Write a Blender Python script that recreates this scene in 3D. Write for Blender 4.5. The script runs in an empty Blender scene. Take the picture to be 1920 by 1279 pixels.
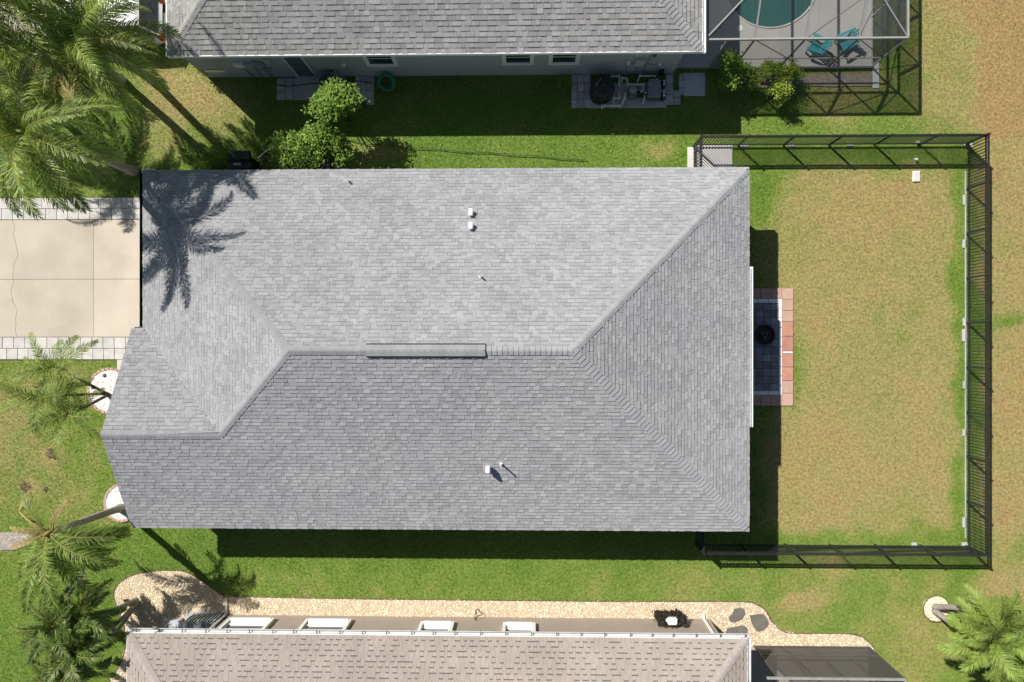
import bpy, math, random
import numpy as np
from mathutils import Vector, Matrix

random.seed(7)
RNG = np.random.default_rng(7)
SC = bpy.context.scene
COL = SC.collection

# ------------------------------------------------------------------ camera, sky, sun, exposure
CAM_H, TILT, FPX = 28.0, math.radians(1.25), 1280.0
cd = bpy.data.cameras.new('camera')
cd.lens, cd.sensor_width, cd.clip_end = 24.0, 36.0, 1000.0
cam = bpy.data.objects.new('camera', cd); COL.objects.link(cam)
cam.location = (0, 0, CAM_H); cam.rotation_euler = (0, TILT, 0)
SC.camera = cam

SHX, SHY = 0.735, -0.70                      # shadow run per metre of height
SUN_EL = math.atan(1 / math.hypot(SHX, SHY))
world = bpy.data.worlds.new('World'); SC.world = world; world.use_nodes = True
wn = world.node_tree
sky = wn.nodes.new('ShaderNodeTexSky'); sky.sky_type = 'NISHITA'; sky.sun_disc = False
sky.sun_elevation = SUN_EL; sky.sun_rotation = math.radians(-46.4)
sky.altitude = 0; sky.air_density = 1.0; sky.dust_density = 1.0; sky.ozone_density = 1.0
bg = wn.nodes['Background']; bg.inputs['Strength'].default_value = 0.05
wn.links.new(sky.outputs['Color'], bg.inputs['Color'])
sl = bpy.data.lights.new('sun', 'SUN'); sl.energy = 5.0; sl.angle = math.radians(0.55); sl.color = (1.0, 0.955, 0.89)
sun = bpy.data.objects.new('sun', sl); COL.objects.link(sun)
sun.rotation_euler = Vector((SHX, SHY, -1)).to_track_quat('-Z', 'Y').to_euler()
sun.location = (-20, 20, 40)
SC.view_settings.view_transform = 'Standard'; SC.view_settings.look = 'None'
SC.view_settings.exposure = 0.42; SC.view_settings.gamma = 1.0
SC.view_settings.use_curve_mapping = False
SC.cycles.max_bounces = 6; SC.cycles.transparent_max_bounces = 16

# ------------------------------------------------------------------ layout helper: a point of the survey picture at height z
CT, ST = math.cos(TILT), math.sin(TILT)
def P(px, py, z=0.0):
    dx, dy = (px - 960) / FPX, (639.5 - py) / FPX
    x, zz = dx * CT - ST, -dx * ST - CT
    t = (z - CAM_H) / zz
    return Vector((x * t, dy * t, z))
def P2(px, py, z=0.0):
    p = P(px, py, z); return (p.x, p.y)
def pix(x, y, z=0.0):                         # vectorised inverse
    zz = z - CAM_H
    cx = x * CT + zz * (-ST) * -1 * -1 if False else x * CT - zz * ST
    cz = x * ST + zz * CT
    # camera axes: right=(CT,0,-ST), back=(ST,0,CT)
    return 960 + FPX * cx / -cz, 639.5 - FPX * y / -cz

# ------------------------------------------------------------------ mesh builder
WL = {}                                       # world location of things / parts
class MB:
    def __init__(s): s.v = []; s.f = []; s.t = []; s.tone = 0.5
    def add(s, vs, fs, tone=None):
        b = len(s.v); s.v += [tuple(v) for v in vs]
        s.f += [tuple(i + b for i in f) for f in fs]
        s.t += [s.tone if tone is None else tone] * len(fs); return s
    def box(s, x0, x1, y0, y1, z0, z1, tone=None):
        v = [(x0,y0,z0),(x1,y0,z0),(x1,y1,z0),(x0,y1,z0),(x0,y0,z1),(x1,y0,z1),(x1,y1,z1),(x0,y1,z1)]
        return s.add(v, [(3,2,1,0),(4,5,6,7),(0,1,5,4),(1,2,6,5),(2,3,7,6),(3,0,4,7)], tone)
    def rbox(s, x0, x1, y0, y1, z0, z1, b=0.02, tone=None):      # box with chamfered top and upright edges
        def ring(i, z): return [(x0+i+b,y0+i,z),(x1-i-b,y0+i,z),(x1-i,y0+i+b,z),(x1-i,y1-i-b,z),(x1-i-b,y1-i,z),(x0+i+b,y1-i,z),(x0+i,y1-i-b,z),(x0+i,y0+i+b,z)]
        v = ring(0,z0)+ring(0,z1-b)+ring(b*.8,z1)
        f = [(i,(i+1)%8,8+(i+1)%8,8+i) for i in range(8)]+[(8+i,8+(i+1)%8,16+(i+1)%8,16+i) for i in range(8)]+[tuple(range(16,24)),tuple(range(7,-1,-1))]
        return s.add(v, f, tone)
    def obox(s, c, ax, hx, hy, z0, z1, tone=None):               # box rotated about z
        ux, uy = math.cos(ax), math.sin(ax); q = []
        for z in (z0, z1):
            for a, b in ((-1,-1),(1,-1),(1,1),(-1,1)):
                q.append((c[0]+a*hx*ux-b*hy*uy, c[1]+a*hx*uy+b*hy*ux, z))
        return s.add(q, [(3,2,1,0),(4,5,6,7),(0,1,5,4),(1,2,6,5),(2,3,7,6),(3,0,4,7)], tone)
    def beam(s, a, b, w, h, tone=None):                          # rectangular bar between two points
        a, b = Vector(a), Vector(b); d = (b-a).normalized()
        up = Vector((0,0,1)) if abs(d.z) < .95 else Vector((0,1,0))
        sx = d.cross(up).normalized(); sy = sx.cross(d).normalized(); q = []
        for p in (a, b):
            for i, j in ((-1,-1),(1,-1),(1,1),(-1,1)): q.append(p+sx*i*w/2+sy*j*h/2)
        return s.add(q, [(3,2,1,0),(4,5,6,7),(0,1,5,4),(1,2,6,5),(2,3,7,6),(3,0,4,7)], tone)
    def tube(s, pts, r, n=8, tone=None, cap=True):
        pts = [Vector(p) for p in pts]; rs = r if isinstance(r, (list, tuple)) else [r]*len(pts)
        vs = []; fs = []; prev = None
        for i, p in enumerate(pts):
            d = (pts[min(i+1,len(pts)-1)]-pts[max(i-1,0)]).normalized()
            if prev is None:
                ref = Vector((0,0,1)) if abs(d.z) < .9 else Vector((1,0,0)); a = d.cross(ref).normalized()
            else:
                a = (prev - d*prev.dot(d)).normalized()
            prev = a; b = d.cross(a)
            for k in range(n):
                t = 2*math.pi*k/n; vs.append(p+(a*math.cos(t)+b*math.sin(t))*rs[i])
        for i in range(len(pts)-1):
            for k in range(n): fs.append((i*n+k, i*n+(k+1)%n, (i+1)*n+(k+1)%n, (i+1)*n+k))
        if cap: fs += [tuple(range(n-1,-1,-1)), tuple(range((len(pts)-1)*n, len(pts)*n))]
        return s.add(vs, fs, tone)
    def lathe(s, c, prof, n=24, tone=None):
        vs = []; fs = []
        for r, z in prof:
            for k in range(n):
                t = 2*math.pi*k/n; vs.append((c[0]+r*math.cos(t), c[1]+r*math.sin(t), c[2]+z))
        for i in range(len(prof)-1):
            for k in range(n): fs.append((i*n+k, i*n+(k+1)%n, (i+1)*n+(k+1)%n, (i+1)*n+k))
        fs += [tuple(range(n-1,-1,-1)), tuple(range((len(prof)-1)*n, len(prof)*n))]
        return s.add(vs, fs, tone)
    def prism(s, poly, z0, z1, tone=None):
        a = sum(poly[i][0]*poly[(i+1)%len(poly)][1]-poly[(i+1)%len(poly)][0]*poly[i][1] for i in range(len(poly)))
        if a < 0: poly = poly[::-1]
        n = len(poly)
        v = [(p[0],p[1],z0) for p in poly]+[(p[0],p[1],z1) for p in poly]
        return s.add(v, [tuple(range(n-1,-1,-1)), tuple(range(n,2*n))]+[(i,(i+1)%n,n+(i+1)%n,n+i) for i in range(n)], tone)
    def mesh(s, name, off=(0,0,0), smooth=False):
        me = bpy.data.meshes.new(name)
        ox, oy, oz = off
        me.from_pydata([(x-ox,y-oy,z-oz) for x,y,z in s.v], [], s.f)
        at = me.attributes.new('tone', 'FLOAT', 'FACE'); at.data.foreach_set('value', np.array(s.t, dtype=np.float32))
        if smooth: me.polygons.foreach_set('use_smooth', [True]*len(me.polygons))
        return me

def link(name, data, parent=None):
    o = bpy.data.objects.new(name, data); COL.objects.link(o)
    if parent is not None: o.parent = parent
    return o
def props(o, label=None, cat=None, group=None, kind=None):
    if label: o['label'] = label
    if cat: o['category'] = cat
    if group: o['group'] = group
    if kind: o['kind'] = kind
    return o
def thing(name, label, cat, loc=(0,0,0), group=None, rz=0.0):
    o = link(name, None); o.location = loc; o.rotation_euler = (0,0,rz); o.empty_display_size = .2
    WL[o] = Vector(loc)
    return props(o, label, cat, group)
def part(name, mb, mat, parent, smooth=False, label=None, kind=None):
    w = WL[parent]
    me = mb.mesh(name, w, smooth); me.materials.append(mat)
    o = link(name, me, parent); WL[o] = w
    return props(o, label, kind=kind)
def solid(name, mb, mat, label=None, cat=None, loc=(0,0,0), group=None, kind=None, smooth=False):   # top-level mesh
    me = mb.mesh(name, loc, smooth); me.materials.append(mat)
    o = link(name, me); o.location = loc; WL[o] = Vector(loc)
    return props(o, label, cat, group, kind)
def dup(root, loc, rz=0.0, label=None, group=None):
    r = root.copy(); COL.objects.link(r); r.location = loc; r.rotation_euler = (0,0,rz); WL[r] = Vector(loc)
    if label: r['label'] = label
    if group: r['group'] = group
    for ch in list(root.children):
        c = ch.copy(); COL.objects.link(c); c.parent = r
        for g in list(ch.children):
            d = g.copy(); COL.objects.link(d); d.parent = c
    return r

# ------------------------------------------------------------------ materials
MATS = {}
def mat(name, c1, c2=None, rough=.8, scale=3.0, detail=6.0, bump=0.0, bscale=60.0, tone=0.0, objvar=0.0, metal=0.0, spec=.3, speck=0.0, spscale=150., dr=0.0, trans=0.0, stain=None, stain_amt=0.0):
    """procedural surface: noise between c1 and c2, per-piece tone, fine speckle, relief"""
    if name in MATS: return MATS[name]
    m = bpy.data.materials.new(name); m.use_nodes = True; nt = m.node_tree; N = nt.nodes; L = nt.links
    b = N['Principled BSDF']; b.inputs['Roughness'].default_value = rough; b.inputs['Metallic'].default_value = metal
    b.inputs['Specular IOR Level'].default_value = spec
    if 'Diffuse Roughness' in b.inputs: b.inputs['Diffuse Roughness'].default_value = dr
    tc = N.new('ShaderNodeTexCoord'); c2 = c2 or tuple(x*.8 for x in c1)
    geo = N.new('ShaderNodeNewGeometry')
    def noise(sc, de):
        n = N.new('ShaderNodeTexNoise'); n.inputs['Scale'].default_value = sc; n.inputs['Detail'].default_value = de
        L.new(geo.outputs['Position'], n.inputs['Vector']); return n.outputs['Fac']
    def mix(f, a, c, blend='MIX'):
        x = N.new('ShaderNodeMix'); x.data_type = 'RGBA'; x.blend_type = blend
        for s, val in ((x.inputs['Factor'], f), (x.inputs['A'], a), (x.inputs['B'], c)):
            if hasattr(val, 'links'): L.new(val, s)
            else: s.default_value = (val if not isinstance(val, tuple) else (*val, 1))
        return x.outputs['Result']
    def ramp(f, a, c):
        r = N.new('ShaderNodeMapRange'); r.inputs['From Min'].default_value = a; r.inputs['From Max'].default_value = c
        L.new(f, r.inputs['Value']); return r.outputs['Result']
    col = mix(ramp(noise(scale, detail), .35, .65), c1, c2)
    if stain: col = mix(_mul(nt, ramp(noise(scale*.35, 5), .5, .72), stain_amt), col, stain)
    if tone or objvar:
        at = N.new('ShaderNodeAttribute'); at.attribute_name = 'tone'
        v = at.outputs['Fac']
        if objvar:
            oi = N.new('ShaderNodeObjectInfo')
            mm = N.new('ShaderNodeMath'); mm.operation = 'MULTIPLY_ADD'; L.new(oi.outputs['Random'], mm.inputs[0])
            mm.inputs[1].default_value = objvar; L.new(v, mm.inputs[2])
            m2 = N.new('ShaderNodeMath'); m2.operation = 'SUBTRACT'; L.new(mm.outputs[0], m2.inputs[0]); m2.inputs[1].default_value = objvar*.5
            v = m2.outputs[0]
        k = max(tone, .001) if tone else 1.0
        mr = N.new('ShaderNodeMapRange'); mr.clamp = False; L.new(v, mr.inputs['Value'])
        mr.inputs['To Min'].default_value = 1-k; mr.inputs['To Max'].default_value = 1+k
        col = mix(1.0, col, mr.outputs['Result'], 'MULTIPLY')
    if speck:
        mr = N.new('ShaderNodeMapRange'); L.new(noise(spscale, 2), mr.inputs['Value'])
        mr.inputs['From Min'].default_value = .3; mr.inputs['From Max'].default_value = .7
        mr.inputs['To Min'].default_value = 1-speck; mr.inputs['To Max'].default_value = 1+speck
        col = mix(1.0, col, mr.outputs['Result'], 'MULTIPLY')
    L.new(col, b.inputs['Base Color'])
    if bump:
        bp = N.new('ShaderNodeBump'); bp.inputs['Strength'].default_value = bump; bp.inputs['Distance'].default_value = .02
        L.new(noise(bscale, 4), bp.inputs['Height']); L.new(bp.outputs['Normal'], b.inputs['Normal'])
    if trans:
        tr = N.new('ShaderNodeBsdfTranslucent'); L.new(mix(1.0, col, (1.25,1.3,.6), 'MULTIPLY'), tr.inputs['Color'])
        ms = N.new('ShaderNodeMixShader'); ms.inputs['Fac'].default_value = trans
        L.new(b.outputs['BSDF'], ms.inputs[1]); L.new(tr.outputs['BSDF'], ms.inputs[2])
        L.new(ms.outputs['Shader'], N['Material Output'].inputs['Surface'])
    MATS[name] = m; return m
def _mul(nt, s, k):
    m = nt.nodes.new('ShaderNodeMath'); m.operation = 'MULTIPLY'; nt.links.new(s, m.inputs[0]); m.inputs[1].default_value = k
    return m.outputs[0]
def screen_mat(name, col, alpha):
    m = bpy.data.materials.new(name); m.use_nodes = True; nt = m.node_tree; N = nt.nodes; L = nt.links
    b = N['Principled BSDF']; b.inputs['Roughness'].default_value = .7; b.inputs['Base Color'].default_value = (*col,1)
    # woven mesh: the flatter you look at it the more thread you see
    lw = N.new('ShaderNodeLayerWeight'); lw.inputs['Blend'].default_value = .5
    mr = N.new('ShaderNodeMapRange'); L.new(lw.outputs['Facing'], mr.inputs['Value'])
    mr.inputs['To Min'].default_value = alpha; mr.inputs['To Max'].default_value = min(1, alpha*2.6)
    L.new(mr.outputs['Result'], b.inputs['Alpha']); MATS[name] = m; return m

M_GSH = mat('grey_shingle', (.376,.380,.388), (.338,.343,.354), .92, .7, 6, tone=.17, speck=.13, spscale=70, dr=.6, bump=.25, bscale=90, spec=.2)
M_GSH2 = mat('weathered_grey_shingle', (.42,.412,.40), (.365,.36,.35), .92, .9, 5, tone=.2, speck=.13, spscale=70, dr=.6, bump=.25, bscale=90, spec=.2)
M_TSH = mat('tan_shingle', (.40,.352,.31), (.345,.303,.265), .92, .8, 5, tone=.15, speck=.13, spscale=70, dr=.6, bump=.25, bscale=90, spec=.2)
M_GCAP = mat('grey_cap_shingle', (.355,.36,.37), (.318,.325,.337), .92, 2, 5, tone=.12, objvar=.5, speck=.12, spscale=70, dr=.6, bump=.25, bscale=90, spec=.2)
M_GCAP2 = mat('weathered_cap_shingle', (.41,.405,.395), (.36,.355,.347), .92, 2, 5, tone=.15, objvar=.5, speck=.12, spscale=70, dr=.6, spec=.2)
M_TCAP = mat('tan_cap_shingle', (.41,.36,.33), (.37,.325,.3), .92, 2, 5, tone=.12, objvar=.5, speck=.12, spscale=70, dr=.6, spec=.2)
M_DECK = mat('roof_underlay', (.07,.07,.072), rough=.9)
M_TDECK = mat('tan_underlay', (.12,.09,.075), rough=.9)
M_WHITE = mat('white_paint', (.80,.80,.79), (.74,.74,.73), .5, 2, spec=.4)
M_GUT = mat('gutter_enamel', (.66,.66,.65), (.58,.58,.57), .5, 2)
M_PVC = mat('white_pvc', (.78,.78,.76), (.66,.66,.64), .4, 6, spec=.5)
M_BLACKM = mat('black_powder_coat', (.018,.019,.022), (.026,.027,.031), .38, 8, spec=.5)
M_BLACKP = mat('black_plastic', (.016,.017,.018), (.03,.03,.03), .5, 4, spec=.4)
M_BLUEW = mat('blue_grey_stucco', (.40,.42,.44), (.37,.39,.41), .9, 1.2, bump=.3, bscale=45)
M_GREYW = mat('grey_stucco', (.22,.22,.21), (.19,.19,.185), .9, 1.2, bump=.3, bscale=45)
M_TANW = mat('taupe_stucco', (.36,.30,.255), (.335,.28,.24), .9, 1.2, bump=.3, bscale=45)
M_GLASS = mat('window_glass', (.02,.026,.032), (.03,.036,.042), .08, 1.5, spec=.7)
M_DOOR = mat('grey_door_paint', (.11,.135,.145), (.10,.12,.13), .5, 2)
M_CONC = mat('driveway_concrete', (.50,.445,.362), (.445,.395,.32), .85, .7, 9, speck=.06, spscale=40, bump=.1, tone=.09, stain=(.33,.29,.235), stain_amt=.75)
M_CONCG = mat('grey_concrete', (.50,.49,.47), (.42,.415,.405), .88, 1.1, 8, speck=.06, spscale=40, bump=.1, tone=.1, stain=(.25,.24,.22), stain_amt=.4)
M_JOINT = mat('joint_filler', (.20,.175,.14), (.14,.12,.10), .95, 6)
M_PAVER = mat('pale_paver', (.56,.54,.505), (.46,.445,.42), .88, 3.5, 7, objvar=.55, tone=.14, speck=.07, spscale=50, bump=.15)
M_GPAVER = mat('grey_paver', (.50,.50,.50), (.41,.415,.42), .88, 3.5, 7, objvar=.8, tone=.25, speck=.08, spscale=50, bump=.15)
M_RPAVER = mat('red_paver', (.48,.24,.17), (.40,.20,.145), .88, 3.0, 7, objvar=.5, tone=.15, speck=.08, spscale=50, bump=.15)
M_PPAVER = mat('pink_paver', (.50,.33,.26), (.43,.28,.225), .88, 3.0, 7, objvar=.5, tone=.15, speck=.08, spscale=50, bump=.15)
M_DPAVER = mat('charcoal_paver', (.27,.275,.29), (.20,.205,.22), .88, 3.0, 7, objvar=.9, tone=.35, speck=.08, spscale=50, bump=.15)
M_SOIL = mat('bare_soil', (.14,.105,.07), (.09,.07,.05), .95, 5, 8, speck=.25, spscale=60)
M_GRAVB = mat('gravel_bed_base', (.58,.47,.33), (.45,.36,.24), .95, 14, 6, speck=.3, spscale=45, bump=.5)
M_GRAV = mat('tan_gravel', (.78,.66,.48), (.66,.54,.38), .9, 5, 5, tone=.38)
M_WPEB = mat('white_pebble', (.78,.77,.74), (.62,.61,.58), .8, 6, 5, tone=.22)
M_EDGE = mat('bed_edging', (.16,.12,.085), (.09,.07,.05), .9, 6)
M_STONE = mat('slate_stone', (.165,.15,.13), (.125,.115,.10), .85, 4, 8, bump=.4, bscale=25, objvar=.3, tone=.2)
M_BARK = mat('palm_bark', (.46,.42,.37), (.33,.295,.255), .92, 9, 6, bump=.7, bscale=18)
M_BARKD = mat('dark_palm_bark', (.12,.095,.075), (.07,.055,.045), .95, 12, 6, bump=.8, bscale=25)
M_RACH = mat('palm_midrib', (.22,.24,.06), (.26,.20,.07), .6, 4)
M_PALM = mat('palm_leaf', (.285,.35,.085), (.20,.27,.058), .45, 1.3, 4, tone=.6, objvar=.45, spec=.4, trans=.36)
M_PALMS = mat('slender_palm_leaf', (.20,.27,.055), (.145,.205,.035), .5, 1.3, 4, tone=.6, objvar=.4, spec=.3, trans=.3)
M_PALMD = mat('dark_palm_leaf', (.15,.21,.045), (.10,.155,.03), .45, 1.3, 4, tone=.6, objvar=.45, spec=.35, trans=.25)
M_PALML = mat('light_palm_leaf', (.26,.34,.08), (.20,.28,.05), .5, 1.3, 4, tone=.5, objvar=.4, spec=.3, trans=.3)
M_DRYF = mat('dry_palm_leaf', (.36,.27,.10), (.26,.19,.075), .8, 3, 4, tone=.3)
M_LEAF = mat('shrub_leaf', (.20,.31,.05), (.14,.235,.032), .6, 2.2, 4, tone=.6, spec=.25, trans=.3)
M_LEAFY = mat('yellow_green_leaf', (.33,.40,.06), (.25,.33,.045), .6, 2.2, 4, tone=.5, spec=.25, trans=.3)
M_LEAFD = mat('dark_leaf', (.04,.034,.022), (.025,.022,.015), .6, 2.2, 4, tone=.6, spec=.3, trans=.1)
M_WOOD = mat('weathered_wood', (.16,.10,.065), (.10,.065,.045), .85, 10, 6)
M_ALU = mat('white_aluminium', (.33,.33,.32), (.29,.29,.285), .45, 3, spec=.4)
M_BRZ = mat('bronze_aluminium', (.10,.09,.08), (.085,.077,.07), .45, 3, spec=.5)
M_GALV = mat('grey_metal', (.40,.41,.42), (.33,.34,.35), .45, 4, metal=.4)
M_TEAL = mat('teal_plastic', (.07,.36,.40), (.06,.31,.35), .5, 3)
M_HOSE = mat('green_hose', (.05,.25,.17), (.04,.20,.14), .5, 5)
M_DHOSE = mat('dark_hose', (.05,.085,.03), (.04,.07,.025), .6, 5)
M_CREAM = mat('cream_enamel', (.50,.49,.41), (.45,.44,.37), .5, 3)
M_CARW = mat('white_car_paint', (.80,.80,.80), (.78,.78,.78), .18, 1, spec=.6)
M_RED = mat('red_lens', (.50,.02,.02), (.40,.015,.015), .2, 3, spec=.6)
M_RUB = mat('tyre_rubber', (.02,.02,.02), rough=.85)
M_LDECK = mat('pool_deck_coating', (.46,.445,.42), (.42,.41,.385), .85, .8, 7, speck=.05, spscale=40, stain=(.35,.33,.3), stain_amt=.3)
M_TDECKC = mat('tan_deck_coating', (.42,.38,.33), (.38,.345,.30), .85, .8, 7, speck=.05)
M_TEALD = mat('pool_plaster', (.03,.12,.11), (.025,.10,.09), .8, 2)
M_SCR = screen_mat('charcoal_screen', (.07,.072,.075), .25)
M_SCRB = screen_mat('bronze_screen', (.085,.08,.072), .40)
def water_mat():
    m = bpy.data.materials.new('pool_water'); m.use_nodes = True; nt = m.node_tree; b = nt.nodes['Principled BSDF']
    b.inputs['Base Color'].default_value = (.022,.105,.09,1); b.inputs['Roughness'].default_value = .06
    n = nt.nodes.new('ShaderNodeTexNoise'); n.inputs['Scale'].default_value = 6
    bp = nt.nodes.new('ShaderNodeBump'); bp.inputs['Strength'].default_value = .08
    nt.links.new(n.outputs['Fac'], bp.inputs['Height']); nt.links.new(bp.outputs['Normal'], b.inputs['Normal'])
    return m
M_WATER = water_mat()

def lawn_mat(name, blade):
    m = bpy.data.materials.new(name); m.use_nodes = True; nt = m.node_tree; N = nt.nodes; L = nt.links
    b = N['Principled BSDF']; b.inputs['Roughness'].default_value = .8; b.inputs['Specular IOR Level'].default_value = .15
    a = N.new('ShaderNodeAttribute'); a.attribute_name = 'dry'
    cr = N.new('ShaderNodeValToRGB'); e = cr.color_ramp.elements
    k = 1.0 if blade else .72
    e[0].position = 0; e[0].color = (.145*k,.25*k,.036*k,1)
    e[1].position = 1; e[1].color = (.43*k,.305*k,.13*k,1)
    for p, c in ((.3,(.212,.30,.056)),(.6,(.36,.338,.118)),(.85,(.42,.342,.138))):
        x = e.new(p); x.color = (c[0]*k,c[1]*k,c[2]*k,1)
    L.new(a.outputs['Fac'], cr.inputs['Fac'])
    g = N.new('ShaderNodeNewGeometry'); n = N.new('ShaderNodeTexNoise'); n.inputs['Scale'].default_value = 9; n.inputs['Detail'].default_value = 8
    L.new(g.outputs['Position'], n.inputs['Vector'])
    mr = N.new('ShaderNodeMapRange'); L.new(n.outputs['Fac'], mr.inputs['Value'])
    mr.inputs['From Min'].default_value = .3; mr.inputs['From Max'].default_value = .7
    mr.inputs['To Min'].default_value = .72; mr.inputs['To Max'].default_value = 1.28
    x = N.new('ShaderNodeMix'); x.data_type = 'RGBA'; x.blend_type = 'MULTIPLY'; x.inputs['Factor'].default_value = 1
    L.new(cr.outputs['Color'], x.inputs['A']); L.new(mr.outputs['Result'], x.inputs['B'])
    L.new(x.outputs['Result'], b.inputs['Base Color'])
    if blade:
        tr = N.new('ShaderNodeBsdfTranslucent'); L.new(x.outputs['Result'], tr.inputs['Color'])
        ms = N.new('ShaderNodeMixShader'); ms.inputs['Fac'].default_value = .3
        L.new(b.outputs['BSDF'], ms.inputs[1]); L.new(tr.outputs['BSDF'], ms.inputs[2])
        L.new(ms.outputs['Shader'], N['Material Output'].inputs['Surface'])
    return m
M_LAWN = lawn_mat('lawn_thatch', False); M_BLADE = lawn_mat('grass_blade', True)

# ------------------------------------------------------------------ the ground
_G = RNG.random((128,128))
def vnoise(x, y, s):
    x = x/s+37.3; y = y/s+11.7; xi = np.floor(x).astype(int); yi = np.floor(y).astype(int); fx = x-xi; fy = y-yi
    fx = fx*fx*(3-2*fx); fy = fy*fy*(3-2*fy); g = lambda a, b: _G[a%128, b%128]
    return (g(xi,yi)*(1-fx)+g(xi+1,yi)*fx)*(1-fy)+(g(xi,yi+1)*(1-fx)+g(xi+1,yi+1)*fx)*fy
def fbm(x, y, s): return (vnoise(x,y,s)*.5+vnoise(x,y,s*.47)*.28+vnoise(x,y,s*.21)*.22)-.5
def sstep(e0, e1, v): t = np.clip((v-e0)/(e1-e0),0,1); return t*t*(3-2*t)
def rect(px, py, x0, x1, y0, y1, s):
    return sstep(x0-s,x0+s,px)*(1-sstep(x1-s,x1+s,px))*sstep(y0-s,y0+s,py)*(1-sstep(y1-s,y1+s,py))
BLOBS = [(95,850,16,14,.5),(45,912,18,14,.5),(380,180,60,40,.35),(300,160,40,30,.4),(690,292,45,16,.45),(1235,285,40,12,.35),
         (1490,1125,55,18,.5),(1420,460,60,80,.2),(1660,400,120,80,.15),(1620,860,130,110,.12),(1540,560,60,120,.1),
         (30,800,60,70,.25),(150,880,70,50,.12),(1560,1060,120,30,.12),(1760,1150,70,60,.15),(1590,180,90,40,.3),
         (100,150,60,50,.7),(110,1120,30,60,-.1),(1885,602,60,14,-.6),(1880,1040,60,50,-.45),(1560,1000,120,20,-.2),(1430,360,35,55,-.25),(1480,680,14,90,-.28),
         (1460,500,18,50,-.2),(1795,700,12,400,-.35),(1820,650,16,420,-.2),(1300,1060,200,30,.06),(1800,10,80,40,.1),(1905,780,25,30,.2),(20,1120,60,60,-.1)]
def dryness(x, y):
    px, py = pix(x, y, 0.0)
    wob = fbm(x, y, 2.3)*60
    px = px+wob; py = py+fbm(x+50, y, 2.1)*60
    d = np.full_like(x, .25)
    d += .45*rect(px,py,1442,1803,325,995,28)
    d += .62*sstep(1800,1870,px)*(1-sstep(1090,1130,py))
    d += .42*rect(px,py,1715,2100,-300,240,30)
    d += .13*rect(px,py,-300,190,690,960,40)
    d += .20*rect(px,py,250,480,120,280,30)
    d -= .13*rect(px,py,560,1300,140,330,30)
    d -= .10*rect(px,py,160,1320,985,1085,30)
    d += .16*rect(px,py,1380,1960,1060,1400,40)
    d += .10*rect(px,py,700,1340,1060,1130,30)
    d -= .02*rect(px,py,-300,230,960,1400,30)
    for bx, by, rx, ry, a in BLOBS: d += a*np.exp(-((px-bx)/rx)**2-((py-by)/ry)**2)
    d += fbm(x, y, 1.8)*.5+fbm(x+9, y-4, .5)*.36
    return np.clip(d, 0, 1)

def make_lawn():
    xs = np.arange(-24, 24.01, .2); ys = np.arange(-17, 17.01, .2)
    X, Y = np.meshgrid(xs, ys); nx, ny = len(xs), len(ys)
    Z = fbm(X, Y, 3.0)*.03-.015
    Z[0,:] = Z[-1,:] = 0; Z[:,0] = Z[:,-1] = 0
    v = np.stack([X.ravel(), Y.ravel(), Z.ravel()], 1)
    idx = np.arange(nx*ny).reshape(ny, nx)
    f = np.stack([idx[:-1,:-1].ravel(), idx[:-1,1:].ravel(), idx[1:,1:].ravel(), idx[1:,:-1].ravel()], 1)
    B = 400.0; n = len(v); x0, x1, y0, y1 = xs[0], xs[-1], ys[0], ys[-1]
    ov = [(-B,-B,0),(B,-B,0),(B,B,0),(-B,B,0),(x0,y0,0),(x1,y0,0),(x1,y1,0),(x0,y1,0)]
    fl = f.tolist()+[[n,n+1,n+5,n+4],[n+1,n+2,n+6,n+5],[n+2,n+3,n+7,n+6],[n+3,n,n+4,n+7]]
    me = bpy.data.meshes.new('lawn'); me.from_pydata(v.tolist()+ov, [], fl)
    d = np.concatenate([dryness(X.ravel(), Y.ravel()), np.full(8, .3)]).astype(np.float32)
    me.attributes.new('dry','FLOAT','POINT').data.foreach_set('value', d)
    me.polygons.foreach_set('use_smooth', [True]*len(me.polygons)); me.materials.append(M_LAWN)
    o = link('lawn', me); props(o, kind='structure'); WL[o] = Vector((0,0,0)); return o
make_lawn()

# ------------------------------------------------------------------ shingled roofs
FULL = {}
class Face:
    def __init__(s, poly, u):
        s.poly = [Vector(p) for p in poly]; s.u = Vector(u).normalized()
        n = (s.poly[1]-s.poly[0]).cross(s.poly[2]-s.poly[0]).normalized()
        if n.z < 0: n = -n
        s.n = n; s.v = n.cross(s.u)
        if s.v.z < 0: s.u = -s.u; s.v = n.cross(s.u)
        s.o = s.poly[0]; s.uv = [((p-s.o).dot(s.u), (p-s.o).dot(s.v)) for p in s.poly]
    def span(s, v):
        r = []; q = s.uv
        for i in range(len(q)):
            (a, b), (c, d) = q[i], q[(i+1)%len(q)]
            if (b-v)*(d-v) <= 0 and abs(b-d) > 1e-6: r.append(a+(c-a)*(v-b)/(d-b))
        return (min(r), max(r)) if len(r) >= 2 else None
    def at(s, u, v, h): return s.o+s.u*u+s.v*v+s.n*h
HT = [[.18,.34,.45,.55,.66,.82],[.12,.26,.38,.48,.58,.7]]
WIDTHS = [.10,.14,.18,.22,.27,.33]
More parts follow.
